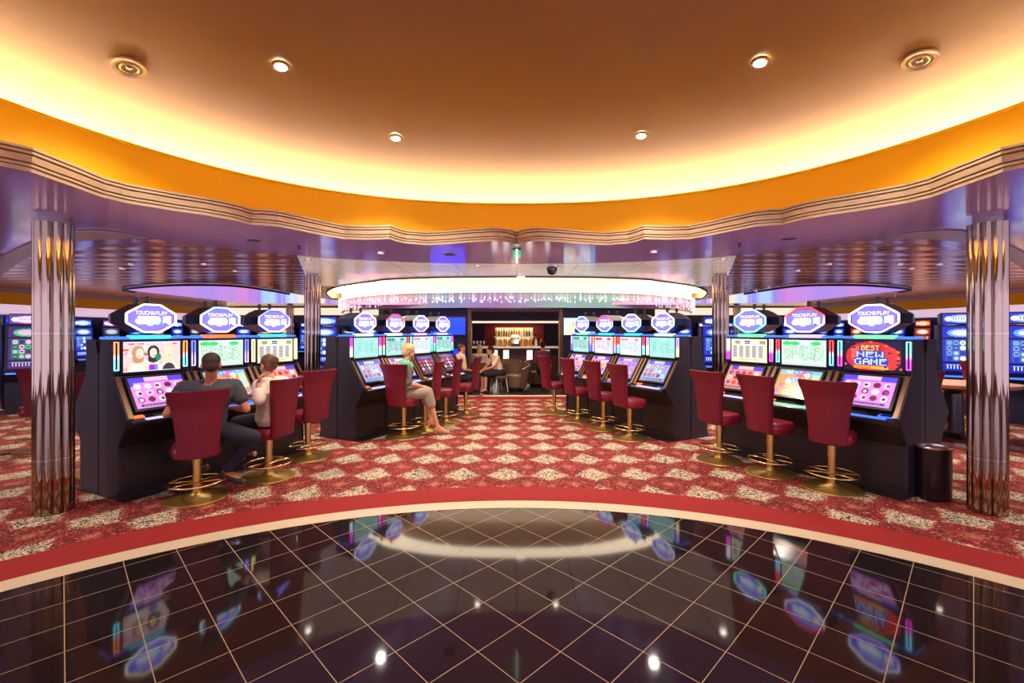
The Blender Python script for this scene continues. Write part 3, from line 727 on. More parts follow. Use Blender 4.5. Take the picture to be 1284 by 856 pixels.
FRs = [('slot machine at near end of right rear bank beside the small bin', 'payteal', 'reelblue', ('violet', 'yellow'), ('white', 'violet'), ('white', 'white')),
       ('second slot machine of right rear bank with violet lower screen', 'paywhite', 'reelviolet', ('red', 'cyan'), ('cyan', 'blue'), ('white', 'cyan')),
       ('third slot machine of right rear bank with red topped paytable screen', 'payred', 'reelred', ('orange', 'violet'), ('cyan', 'violet'), ('red', 'cyan')),
       ('slot machine at far end of right rear bank beside the television', 'paymint', 'reelred', ('violet', 'blue'), ('green', 'violet'), ('cyan', 'violet'))]
uFR, nFR, pFR, rFR = bank((2.44, 6.8), 27.5, 1, FRs, 'slot machines of the right rear bank')
for p, rz, lb in ((pNL, rNL, 'left front'), (pNR, rNR, 'right front'), (pFL, rFL, 'left rear'), (pFR, rFR, 'right rear')):
    p = p + Vector((math.sin(rz), -math.cos(rz), 0)) * -.012; make_machine(p, rz + math.pi, f'black slot machine standing back to back behind the near end of the {lb} bank', None, None, None, None, full=False, group='back to back machines')

# distant portrait machines
def make_far(loc, rz, label, kind, grp):
    t = thing('slot_machine', loc, rz, label, 'slot machine', grp)
    part('cabinet', 'fcab', lambda: MB().prism_x([(.25, 0), (-.3, 0), (-.3, .62), (-.42, .78), (-.3, .86), (-.24, 1.75), (.25, 1.75)], -.32, .32), 'navy_wall', t, bevel=.01)
    sc = screen_mesh('portrait_screen', 'f_' + kind, kind, (-.27, -.315, .9), (.54, 0, 0), (0, .065, .82)); link('portrait_screen', sc, t)
    tb = part('top_box', 'ftopb', lambda: MB().box(-.29, .29, -.24, .1, 1.76, 1.98), 'navy_wall', t, bevel=.02)
    sc = screen_mesh('top_screen', 'ft_' + kind, 'top' + kind, (-.265, -.243, 1.78), (.53, 0, 0), (0, 0, .18)); link('top_screen', sc, tb)
    part('button_deck', 'fdeck', lambda: MB().box(-.28, .28, -.43, -.3, .79, .82), 'glow_blue', t, bevel=.004)
    return t
k = 0
for sg, s in ((-1, 'left'), (1, 'right')):
    for i in range(11):
        Y = 9.6 + i * .92
        kd = ['portblue', 'portmix', 'portblue', 'portred'][(i + (sg > 0)) % 4] if sg < 0 else ['portblue', 'portblue', 'portred'][i % 3]
        make_far((sg * 12.9, Y, 0), R(90) * (-sg), f'distant {dict(portblue="blue", portmix="green and pink", portred="red topped")[kd]} slot machine under the {s} orange fascia', kd, f'distant machines by the {s} wall')
    for i in range(7):
        kd = ['portblue', 'portmix', 'portred'][i % 3] if sg < 0 else ['portblue', 'portblue', 'portmix'][i % 3]
        make_far((sg * (5.9 + i * .85), 18.6, 0), 0, f'far {dict(portblue="blue", portmix="green and pink", portred="red topped")[kd]} slot machine against the back wall on the {s}', kd, f'machines by the back wall on the {s}')
# two blue machines seen between right bank and pillar, two left of the bank
make_far((8.35, 8.6, 0), R(-35), 'blue slot machine left of a pair, seen between right front bank and near right pillar', 'portblue', None)
make_far((9.1, 8.15, 0), R(-35), 'blue slot machine right of a pair, close behind the near right pillar', 'portblue', None)
make_far((-9.9, 9.3, 0), R(35), 'slot machine with green screen seen between near left pillar and left front bank', 'portmix', None)
make_far((-10.75, 8.45, 0), R(60), 'slot machine with orange top beside the near left pillar', 'portred', None)
make_far((-10.8, 9.9, 0), R(60), 'blue slot machine at the left edge of the view', 'portblue', None)
make_far((-4.6, 10.9, 0), R(20), 'blue slot machine behind the left rear bank near the slim pillar', 'portblue', None)
make_far((4.75, 10.9, 0), R(-20), 'blue slot machine behind the right rear bank near the slim pillar', 'portblue', None)

# ---------------------------------------------------------------- stools
def back_mesh():
    mb = MB(); nu, nv = 10, 12; th = .038
    def P(u, v, s):
        w = .165 + .03 * v + .065 * max(0, v) ** 3
        x = u * w; y = .20 + .05 * v + .05 * max(0, v - .75) * 4 * .5 - .035 * u * u + s * th * (1 - .25 * abs(u) ** 4); z = .50 + .64 * v - .012 * u * u * (v > .9) + (.018 * u * u if v > .95 else 0)
        return (x, y, z)
    vs = [P(-1 + 2 * i / nu, j / nv, s) for s in (-1, 1) for j in range(nv + 1) for i in range(nu + 1)]
    M = (nu + 1) * (nv + 1); fs = []
    for s in (0, 1):
        for j in range(nv):
            for i in range(nu):
                a = s * M + j * (nu + 1) + i; fs.append((a, a + 1, a + nu + 2, a + nu + 1))
    for j in range(nv):
        for i in (0, nu):
            a = j * (nu + 1) + i; fs.append((a, a + nu + 1, a + nu + 1 + M, a + M))
    for i in range(nu):
        for j in (0, nv):
            a = j * (nu + 1) + i; fs.append((a, a + 1, a + 1 + M, a + M))
    return mb.add(vs, fs)
def stool_proto(loc, rz, label, grp):
    t = thing('casino_stool', loc, rz, label, 'stool', grp)
    part('backrest', 'sback', back_mesh, 'red_leather', t, .9, .012)
    def seat():
        mb = MB(); prof_ = [(.17, .475), (.195, .49), (.205, .53), (.205, .57), (.19, .60), (.12, .615)]
        vs = []; n = 28
        for r, z in prof_:
            for k in range(n):
                a = 2 * math.pi * k / n; c_, q = math.cos(a), math.sin(a); e = (abs(c_) ** 3.2 + abs(q) ** 3.2) ** (-1 / 3.2)
                vs.append((r * e * c_, r * e * q - .02, z))
        fs = [(i * n + k, i * n + (k + 1) % n, (i + 1) * n + (k + 1) % n, (i + 1) * n + k) for i in range(len(prof_) - 1) for k in range(n)]
        fs += [tuple(range(n - 1, -1, -1)), tuple((len(prof_) - 1) * n + k for k in range(n))]
        return mb.add(vs, fs)
    part('seat', 'sseat', seat, 'red_seat', t, .7)
    part('pedestal', 'sped', lambda: MB().lathe([(.038, .03), (.036, .3), (.036, .33), (.042, .332), (.042, .47), (.09, .478)], 0, 0, 20), 'gold', t, .6)
    part('base_plate', 'sbase', lambda: MB().lathe([(.27, .0), (.275, .006), (.27, .013), (.16, .02), (.15, .024), (.075, .034), (.045, .06), (.04, .075)], 0, 0, 40), 'gold_brushed', t, .6)
    def ringm():
        n = 36; mb = MB().tube([(.235 * math.cos(2 * math.pi * k / n), .235 * math.sin(2 * math.pi * k / n), .165) for k in range(n)], .0095, 8, True)
        for s_ in (-1, 1): mb.tube([(.228 * math.sin(q), s_ * (.04 + .10 * (1 - math.cos(q * 1.0))) , .165) for q in [R(a) for a in range(-75, 76, 15)]], .007, 6)
        return mb
    part('foot_ring', 'sring', ringm, 'brass_bright', t, .9)
    return t
def facing(v): return math.atan2(v[0], -v[1])     # rotation so that local -Y looks along v
S = []
first = None
def stool(px, py, face, label, grp=None):
    global first
    p = at_z(px, py, 0)
    if first is None: first = stool_proto(p, facing(face), label, grp); return first
    return copy_thing(first, p, facing(face), label, grp)
L_ = (-.91, .41); Rr = (.89, .454)
s_man = stool(247, 624, (-.62, .78), 'red leather casino stool with gold foot, the man in a dark shirt sits on it', 'stools at left front bank')
s_wom = stool(337, 598, (-.98, .19), 'red leather casino stool the woman in a cream blouse sits on', 'stools at left front bank')
stool(386, 573, (-.85, .53), 'empty red leather casino stool at the far end of left front bank', 'stools at left front bank')
s_lady = stool(506, 547, (.42, .9), 'red leather casino stool turned to the aisle under the blond woman in green', 'stools at left rear bank')
stool(533, 539, (-1, .06), 'red leather casino stool just behind the blond woman in green', 'stools at left rear bank')
stool(558.5, 530, (-1, .06), 'third red leather casino stool along left rear bank', 'stools at left rear bank')
stool(584, 520, (-1, .1), 'last red leather casino stool of left rear bank beside the bar opening', 'stools at left rear bank')
for lb, (px, py, f) in zip(['empty red casino stool at near end of right front bank, nearest the pillar', 'empty red casino stool in the middle of right front bank', 'empty red casino stool at far end of right front bank, right of small bin'],
                           [(1043, 612, (.70, .71)), (966, 593, (.94, .34)), (902, 577, (.88, .47))]):
    stool(px, py, f, lb, 'stools at right front bank')
for lb, (px, py) in zip(['empty red casino stool at near end of right rear bank', 'second empty red casino stool of right rear bank', 'third empty red casino stool of right rear bank', 'farthest red casino stool of right rear bank with a seated man behind it'],
                        [(790, 549), (757, 537), (725, 527), (695, 517)]):
    stool(px, py, (.93, .36), lb, 'stools at right rear bank')
for (x, y), f, lb in (((-4.93, 5.35), (.91, -.41), 'red casino stool on the far side of left front bank, mostly hidden by the cabinets'), ((4.95, 5.55), (-.5, -.86), 'red casino stool on the far side of right front bank behind the tall black bin'),
                      ((-6.6, 6.3), (-.8, .6), 'red casino stool left of the near left pillar'), ((-4.1, 8.4), (.9, -.4), 'red casino stool behind left front bank near the slim pillar'),
                      ((4.0, 8.6), (-.9, -.4), 'red casino stool behind right front bank near the slim pillar'), ((7.75, 7.7), (.5, .86), 'red casino stool before the pair of blue machines'), ((8.6, 7.3), (.5, .86), 'red casino stool behind the near right pillar')):
    copy_thing(first, (x, y, 0), facing(f), lb, 'stools beyond the banks')

for ob_, dz in ((s_man, -.06), (s_wom, -.025)):
    for ch in ob_.children:
        if ch.name.startswith(('backrest', 'seat')): ch.location.z += dz
# ---------------------------------------------------------------- pillars
def pillar_shaft(z0, z1):
    n, Rr_, rt = 10, .105, .036; pts = []
    for k in range(n):
        for q in range(-6, 7):
            if q == 6: continue
            a = R(q * 3.0); r = Rr_ * math.cos(a) + math.sqrt(max(rt * rt - (Rr_ * math.sin(a)) ** 2, 0)); b = R(36 * k) + a
            pts.append((r * math.cos(b), r * math.sin(b)))
    return MB().prism_z(pts, z0, z1)
pil = None
for (x, y, lb) in ((-4.22, 4.15, 'near left fluted mirror chrome pillar in front of the carpet edge'), (4.29, 4.15, 'near right fluted mirror chrome pillar beside the tall black bin'),
                   (-3.66, 8.16, 'slim looking fluted chrome pillar between left front and left rear banks'), (3.65, 8.16, 'slim looking fluted chrome pillar between right front and right rear banks'),
                   (-8.76, 17.6, 'distant chrome pillar at the back left'), (8.5, 17.6, 'distant chrome pillar at the back right'), (-12.05, 10.4, 'chrome pillar at the left edge of the view')):
    if pil is None:
        pil = thing('chrome_pillar', (x, y, 0), R(5), lb, 'pillar', 'fluted chrome pillars')
        part('shaft', 'pshaft', lambda: pillar_shaft(0, 2.62), 'chrome', pil, .35)
        for z in (.49, 1.62): part('joint_ring', 'pj%.1f' % z, lambda: pillar_shaft(z, z + .004), 'lamp_trim', pil)
        CACHE['pj0.5'].transform(Matrix.Diagonal((1.008, 1.008, 1, 1))); CACHE['pj1.6'].transform(Matrix.Diagonal((1.008, 1.008, 1, 1)))
        part('capital', 'pcap', lambda: MB().lathe([(.10, 2.62), (.10, ZS)], 0, 0, 30), 'grey_trim', pil, .5)
    else: copy_thing(pil, (x, y, 0), R(5) if abs(x) < 5 else 0, lb)

# ---------------------------------------------------------------- bins
def bin_(px, py, h, w, lb):
    p = at_z(px, py, 0); p.y += .1; t = thing('waste_bin', p, 0, lb, 'bin')
    link('bin_body', MB().lathe([(.88, 0), (.92, .02 * h), (.94, .05 * h), (.94, .15 * h), (.95, .155 * h), (.97, .97 * h), (1, h)], 0, 0, 40, w, w * .75).mesh('bin_body', 'black_lacquer', .5), t)
    pr_ = [(1.0, h), (1.03, h + .012), (.98, h + .022), (.84, h + .016), (.80, h - .02)]
    mb = MB().lathe(pr_, 0, 0, 40, w, w * .75); mb.f = mb.f[:-2]; mb.m = mb.m[:-2]
    link('rim', mb.mesh('rim', 'lamp_trim', .6), t)
bin_(1184, 630, .50, .15, 'tall black oval bin with brass rim beside near end of right front bank')
bin_(856, 551, .47, .125, 'small black round bin with brass rim at near end of right rear bank')

# ---------------------------------------------------------------- ceiling fittings
def downlight(p, r, lb, big=False, cat='ceiling light', grp=None, tilt=None):
    t = thing('downlight', p, 0, lb, cat, grp)
    ke = 'dl%.3f%s' % (r, big)
    def tr():
        mb = MB().lathe([(r * .68, .004), (r * .72, -.012), (r * .95, -.016), (r, -.006), (r, .006)], 0, 0, 28); mb.f = mb.f[:-2]; mb.m = mb.m[:-2]; return mb
    part('trim_ring', ke + 't', tr, 'lamp_trim', t, .6)
    part('lamp', ke + 'l', lambda: MB().lathe([(r * .7, -.001), (r * .5, -.004), (r * .05, -.006)] if not big else [(r * .7, -.001), (r * .45, .003), (r * .1, -.008)], 0, 0, 24), 'lamp_dim' if big else 'lamp', t, .6)
    if big:
        part('inner_ring', ke + 'i', lambda: MB().tube([(r * .5 * math.cos(R(a)), r * .5 * math.sin(R(a)), -.012) for a in range(0, 360, 12)], r * .07, 8, True), 'brass_bright', t, .9)
        part('bulb', ke + 'b', lambda: MB().ell((0, 0, -.004), (r * .25, r * .25, .01), 14, 8), 'lamp_trim', t, .9)
    if tilt: t.rotation_euler = tilt
    return t
SP = []
for (px, py), r, lb, big in (((352, 79), .062, 'small lit downlight in the dome, left, nearer the camera', 0), ((953, 74), .062, 'small lit downlight in the dome, right, nearer the camera', 0),
                             ((496, 170), .062, 'small lit downlight in the dome, left, farther from the camera', 0), ((804, 167), .062, 'small lit downlight in the dome, right, farther from the camera', 0),
                             ((162, 80), .105, 'large brass ringed dome light at far left', 1), ((1153, 71), .105, 'large brass ringed dome light at far right', 1)):
    p = dome_hit(px, py); t = downlight(p, r, lb, bool(big), grp='dome lights')
    c_ = Vector((0, YC, 0)); q = Vector((p.x, p.y - YC)); q.normalize(); tl = R(9 if not big else 12)
    t.rotation_euler = Matrix.Rotation(tl, 3, Vector((-q.y, q.x, 0))).to_euler()
    t.location.z -= .01
    SP.append((p, 60 if not big else 25))
sl = [((477.5, 316), 'soffit downlight left of centre, before the moulding'), ((386.5, 324.5), 'soffit downlight beside the slim left pillar top'), ((820, 314.5), 'soffit downlight right of centre'),
      ((907, 324), 'soffit downlight beside the slim right pillar top'), ((598.7, 332.3), 'downlight at soffit edge left of the hanging sign'), ((697, 332.3), 'downlight at soffit edge right of the dome camera'),
      ((295, 339.5), 'downlight in copper ceiling above left front bank'), ((1000, 339), 'downlight in copper ceiling above right front bank'), ((1128, 331), 'downlight in copper ceiling left of near right pillar'),
      ((1178, 331), 'downlight in copper ceiling close to near right pillar'), ((965, 360), 'far small downlight in right copper ceiling'), ((948, 364), 'farthest small downlight in right copper ceiling'), ((165, 331), 'downlight in copper ceiling near the left pillar')]
for (px, py), lb in sl:
    p = at_z(px, py, ZS); p.z = ZS - .002; downlight(p, .05, lb, grp='soffit downlights'); SP.append((p, 45))
for (px, py), lb in (((318, 300.5), 'dark round ceiling speaker in soffit on the left'), ((989, 298.5), 'dark round ceiling speaker in soffit on the right'), ((564, 318.5), 'dark round ceiling speaker left of hanging sign'), ((190, 315), 'round ceiling speaker in copper ceiling on the left'), ((1110, 312), 'round ceiling speaker in copper ceiling on the right')):
    p = at_z(px, py, ZS); t = thing('ceiling_speaker', (p.x, p.y, ZS - .002), 0, lb, 'speaker', 'ceiling speakers')
    part('grille', 'spk', lambda: MB().lathe([(.08, 0), (.08, -.008), (.02, -.012)], 0, 0, 24), 'speaker_grille', t, .5)
    part('rim', 'spkr', lambda: MB().tube([(.084 * math.cos(R(a)), .084 * math.sin(R(a)), -.004) for a in range(0, 360, 15)], .005, 6, True), 'grey_trim', t, .9)
for (px, py), lb in (((375, 308), 'small sprinkler under the soffit on the left'), ((927, 305), 'small sprinkler under the soffit on the right')):
    p = at_z(px, py, ZS); o = link('sprinkler', MB().lathe([(.02, 0), (.02, -.01), (.007, -.012), (.007, -.035), (.018, -.04), (.018, -.044)], 0, 0, 12).mesh('sprinkler', 'speaker_grille', .5), None, (p.x, p.y, ZS - .001)); tag(o, lb, 'sprinkler')
p = at_z(692, 334, ZS)
t = thing('dome_camera', (p.x, p.y, ZS), 0, 'dark dome security camera hanging from the ceiling right of centre', 'camera')
link('housing', MB().lathe([(.05, 0), (.085, -.02), (.085, -.06)], 0, 0, 24).mesh('housing', 'speaker_grille', .5), t)
link('lens_dome', MB().lathe([(.078, -.06), (.075, -.09), (.055, -.12), (.02, -.135)], 0, 0, 24).mesh('lens_dome', 'glass_dark', .8), t)
t = thing('hanging_sign', (0, 5.62, ZS), 0, 'edge-on hanging green sign with white edge under the centre of the moulding', 'sign')
link('sign_panel', MB().box(-.012, .012, -.02, .3, -.15, -.02).mesh('sign_panel', 'white_glow'), t)
link('side_plate', MB().box(-.05, -.02, .0, .28, -.09, -.03).box(.02, .05, .0, .28, -.09, -.03).mesh('side_plate', 'sign_green'), t)
link('bracket', MB().box(-.05, .05, .02, .2, -.02, -.001).mesh('bracket', 'speaker_grille'), t)

# ---------------------------------------------------------------- bar zone
struct('wall_bar_left', MB().box(-3.3, -1.28, 12.0, 12.25, 0, 2.25), 'navy_wall')
struct('wall_bar_right', MB().box(1.2, 3.2, 12.0, 12.25, 0, 2.25), 'navy_wall')
struct('wall_bar_back', MB().box(-4.2, 4.2, 17.7, 17.9, 0, 2.7), 'dark_wall')
struct('ceiling_bar', MB().box(-4.2, 4.2, 11.2, 17.7, 2.28, 2.34), 'lavender')
struct('trim_17', MB().box(-4, 4, 15.7, 15.8, 1.9, 1.97), 'cream_glow')
struct('trim_18', MB().box(-4, 4, 15.8, 17.6, 1.97, 2.28), 'dark_wall')
for s_, x in (('left', -1.28), ('right', 1.12)):
    struct('trim_%d' % (19 + (x > 0)), MB().box(x, x + .08, 11.9, 12.25, 0, 2.25), 'bronze_edge')
t = thing('television', (-1.78, 11.97, 0), 0, 'large television with plain blue picture above left rear bank', 'television')
link('frame', MB().box(-.5, .46, -.06, 0, 1.5, 2.02).mesh('frame', 'bezel'), t); link('picture', MB().box(-.47, .43, -.064, -.06, 1.54, 1.98).mesh('picture', 'tv_blue'), t)
t = thing('television', (1.62, 11.97, 0), 0, 'television showing a family picture above right rear bank', 'television')
link('frame', MB().box(-.42, .46, -.06, 0, 1.5, 2.0).mesh('frame', 'bezel'), t); link('picture', screen_mesh('picture', 'fam', 'family', (-.39, -.064, 1.53), (.82, 0, 0), (0, 0, .44)), t)
t = thing('screen_panel', (-1.55, 11.97, 0), 0, 'small upright blue screen low on the dark wall left of the bar', 'screen')
link('frame', MB().box(-.2, .22, -.05, 0, .65, 1.2).mesh('frame', 'bezel'), t); link('picture', MB().box(-.18, .2, -.054, -.05, .68, 1.17).mesh('picture', 'tv_blue_dark'), t)
t = thing('bar_counter', (0, 15.1, 0), 0, 'long dark bar counter with pale stone top inside the bar opening', 'bar counter')
link('front', MB().box(-2.6, 1.75, -.2, .3, 0, 1.06).mesh('front', 'bar_wood'), t)
link('worktop', MB().box(-2.7, 1.85, -.32, .38, 1.06, 1.12).mesh('worktop', 'bar_top', bevel=.01), t)
for x in (-.72, -.35, .42, .98): link('lit_panel', MB().box(x - .09, x + .09, -.215, -.2, .25, 1.0).mesh('lit_panel', 'white_glow'), t)
t = thing('back_shelf', (-.1, 17.4, 0), 0, 'lit red bottle shelf unit on the wall behind the bar counter', 'shelf')
link('back_panel', MB().box(-1.15, 1.15, .2, .26, .9, 1.9).mesh('back_panel', 'red_wall'), t)
link('lit_back', MB().box(-.72, .72, .17, .2, 1.05, 1.75).mesh('lit_back', 'shelf_glow'), t)
for z in (1.08, 1.42): link('shelf_board', MB().box(-.78, .78, -.08, .17, z - .03, z).mesh('shelf_board', 'bar_top'), t)
bp = None; rr = random.Random(11)
def bottle(loc, mt, h, lb, grp):
    o = link('bottle', CACHE.get('bt' + mt) or CACHE.setdefault('bt' + mt, MB().lathe([(.034, 0), (.036, .01), (.036, .17), (.03, .2), (.013, .225), (.012, .28), (.015, .29)], 0, 0, 12).mesh('bottle', mt, .8)), None, loc)
    o.scale = (1.2, 1.2, h); return tag(o, lb, 'bottle', grp)
for z in (1.08, 1.42):
    for i in range(15):
        mt = rr.choice(['bottle_amber', 'bottle_amber', 'bottle_green', 'bottle_clear'])
        bottle((-.1 - .68 + i * .097, 17.42, z), mt, .85 + rr.random() * .3, '%s bottle on the %s shelf behind the bar' % ({'bottle_amber': 'amber', 'bottle_green': 'green', 'bottle_clear': 'clear'}[mt], 'lower' if z < 1.2 else 'upper'), 'bottles on the bar shelves')
gm_ = MB().lathe([(.03, 0), (.03, .004), (.005, .01), (.005, .07), (.03, .1), (.036, .15), (.033, .18)], 0, 0, 12).mesh('wine_glass', 'violet_glass', .8)
for i in range(7):
    o = link('wine_glass', gm_, None, (-1.75 + i * .11, 15.1, 1.12)); tag(o, 'stemmed glass in the row on the left part of the bar counter', 'glass', 'glasses on the bar counter')
for i in range(9):
    mt = rr.choice(['bottle_amber', 'bottle_clear', 'bottle_amber'])
    bottle((-.55 + i * .17, 15.2, 1.12), mt, .8 + rr.random() * .3, '%s bottle standing on the bar counter' % ('amber' if mt == 'bottle_amber' else 'clear'), 'bottles on the bar counter')
t = thing('cash_register', (-.05, 15.05, 1.12), 0, 'dark cash register with white lid in the middle of the bar counter', 'cash register')
link('body', MB().prism_x([(-.12, 0), (.12, 0), (.12, .3), (-.02, .3), (-.12, .1)], -.14, .14).mesh('body', 'black_lacquer', bevel=.01), t); link('display', MB().box(-.13, .13, -.02, .1, .3, .38).mesh('display', 'white_glow', bevel=.01), t)

def tub(loc, rz, lb):
    t = thing('tub_armchair', loc, rz, lb, 'armchair', 'tub armchairs in the bar lounge')
    def shell():
        mb = MB(); n = 22; vs = []
        for r, z in ((.30, .08), (.37, .38), (.42, .76), (.36, .77), (.31, .42)):
            for k in range(n + 1):
                a = R(-40) + R(260) * k / n; hh = z if z < .5 else z - .16 * (abs(k / n - .5) * 2) ** 2; vs.append((r * math.cos(a), r * math.sin(a), hh))
        W = n + 1; fs = [(i * W + k, i * W + k + 1, (i + 1) * W + k + 1, (i + 1) * W + k) for i in range(4) for k in range(n)]
        fs += [(4 * W + k, 4 * W + k + 1, k + 1, k) for k in range(n)] + [tuple(i * W for i in range(5)), tuple(i * W + n for i in range(4, -1, -1))]
        return mb.add(vs, fs)
    part('shell', 'tshell', shell, 'tub_leather', t, .8)
    part('cushion', 'tcush', lambda: MB().lathe([(.26, .1), (.31, .36), (.30, .42), (.2, .45)], 0, 0, 26), 'tub_leather', t, .6)
    part('plinth', 'tplin', lambda: MB().lathe([(.22, 0), (.24, .02), (.26, .1)], 0, 0, 20), 'black_lacquer', t, .6)
tub((-.05, 12.55, 0), R(-20), 'brown leather tub armchair in front, beside the dark haired woman')
tub((.62, 13.5, 0), R(10), 'brown leather tub armchair behind, right of the bar lounge')
tub((-.98, 12.78, 0), R(170), 'brown leather tub armchair at the left of the bar opening')
tub((-.25, 13.9, 0), R(0), 'brown leather tub armchair farthest back, before the counter')
t = thing('low_stool', (-.5, 12.3, 0), R(-62), 'low stool with pale legs under the dark haired woman in the bar', 'stool')
link('seat', MB().box(-.2, .2, -.16, .2, .36, .43).mesh('seat', 'tub_leather', bevel=.02), t)
for a_ in (-1, 1):
    for b_ in (-1, 1): link('leg', MB().tube([(a_ * .15, .02 + b_ * .14, .36), (a_ * .19, .02 + b_ * .18, 0)], .016, 8).mesh('leg', 'bar_top'), t)
# casino table seen right of the right front bank
t = thing('gaming_table', (6.6, 6.9, 0), R(-20), 'wooden topped gaming table behind near right pillar', 'table')
link('table_top', MB().lathe([(.58, .80), (.62, .82), (.62, .86), (.56, .87)], 0, 0, 36, 1.3, .8).mesh('table_top', 'wood_top', .6), t)
link('pedestal', MB().lathe([(.3, 0), (.3, .05), (.14, .12), (.12, .7), (.3, .8)], 0, 0, 24).mesh('pedestal', 'black_lacquer', .6), t)
t = thing('chip_rack', (5.75, 6.6, 0), 0, 'dark perforated rack standing behind the tall black bin', 'rack')
def rk():
    mb = MB().box(-.16, .16, -.05, .05, .3, .36).box(-.16, -.13, -.05, .05, 0, 1.15).box(.13, .16, -.05, .05, 0, 1.15)
    for i in range(8): mb.box(-.13, .13, -.03, .03, .42 + i * .09, .45 + i * .09)
    for i in range(3): mb.box(-.07 + i * .06, -.05 + i * .06, -.035, .035, .36, 1.12)
    return mb
link('frame', rk().mesh('frame', 'black_lacquer'), t); link('foot', MB().box(-.2, .2, -.18, .18, 0, .03).mesh('foot', 'chrome_base'), t)

# ---------------------------------------------------------------- people
def remesh(mb, name, mt, vox=.008, smooth=4):
    me = bpy.data.meshes.new('tmp'); me.from_pydata(mb.v, [], mb.f)
    o = bpy.data.objects.new('tmp', me); C.objects.link(o)
    m1 = o.modifiers.new('r', 'REMESH'); m1.mode = 'VOXEL'; m1.voxel_size = vox
    m2 = o.modifiers.new('s', 'SMOOTH'); m2.iterations = smooth; m2.factor = .5
    bpy.context.view_layer.update()
    out = bpy.data.meshes.new_from_object(o.evaluated_get(bpy.context.evaluated_depsgraph_get()))
    bpy.data.objects.remove(o); bpy.data.meshes.remove(me)
    out.name = name; out.materials.clear(); out.materials.append(MATS[mt])
    for p in out.polygons: p.use_smooth = True
    return out
def limb(mb, pts, rs, n=14):
    pts = [Vector(p) for p in pts]
    for a, b, ra, rb in zip(pts, pts[1:], rs, rs[1:]):
        k = 5; mb.tube([a.lerp(b, i / k) for i in range(k + 1)], [ra + (rb - ra) * i / k for i in range(k + 1)], n)
    for p, r in zip(pts, rs): mb.ell(p, (r, r, r), n, 8)
def trunk(mb, secs, grow=0):
    """secs: (center, rx, ry, angle) stacked rings"""
    n = 24; vs = []
    for c_, rx, ry, an in secs:
        for k in range(n):
            a = 2 * math.pi * k / n; x = (rx + grow) * math.copysign(abs(math.cos(a)) ** .85, math.cos(a)); y = (ry + grow) * math.copysign(abs(math.sin(a)) ** .9, math.sin(a))
            vs.append((c_[0] + x * math.cos(an) - y * math.sin(an), c_[1] + x * math.sin(an) + y * math.cos(an), c_[2]))
    fs = [(i * n + k, i * n + (k + 1) % n, (i + 1) * n + (k + 1) % n, (i + 1) * n + k) for i in range(len(secs) - 1) for k in range(n)]
    fs += [tuple(range(n - 1, -1, -1)), tuple((len(secs) - 1) * n + k for k in range(n))]
    mb.add(vs, fs)
def hand(mb, wrist, dirv, palmn, curl=.5, s=1.0, sidesgn=1):
    w = Vector(wrist); d = Vector(dirv).normalized(); pn_ = Vector(palmn); pn_ = (pn_ - d * pn_.dot(d)).normalized(); sd = d.cross(pn_) * sidesgn
    pc = w + d * .045 * s
    for k in range(5):
        o_ = (k - 2) * .016 * s; mb.tube([w + sd * o_ * .6, w + sd * o_ + d * .085 * s], [.013 * s, .013 * s], 8)
    for k, ln in enumerate((.068, .078, .074, .058)):
        a = w + d * .082 * s + sd * ((k - 1.5) * .0205 * s); p = [a]; dd = d.copy()
        for f in (.45, .32, .25):
            dd = (dd + pn_ * curl * .8).normalized(); p.append(p[-1] + dd * ln * f * s)
        mb.tube(p, [.0095 * s, .009 * s, .0085 * s, .007 * s], 8); mb.ell(p[-1], (.007 * s,) * 3, 8, 6); mb.ell(p[0], (.0105 * s,) * 3, 8, 6)
    a = w + d * .02 * s - sd * .03 * s; b = a + (d * .6 - sd * .7).normalized() * .034 * s; c_ = b + (d * .9 - sd * .2 + pn_ * .5).normalized() * .03 * s; e = c_ + (d + pn_ * .5).normalized() * .022 * s
    mb.tube([a, b, c_, e], [.014 * s, .0115 * s, .0105 * s, .008 * s], 8); mb.ell(e, (.008 * s,) * 3, 8, 6)
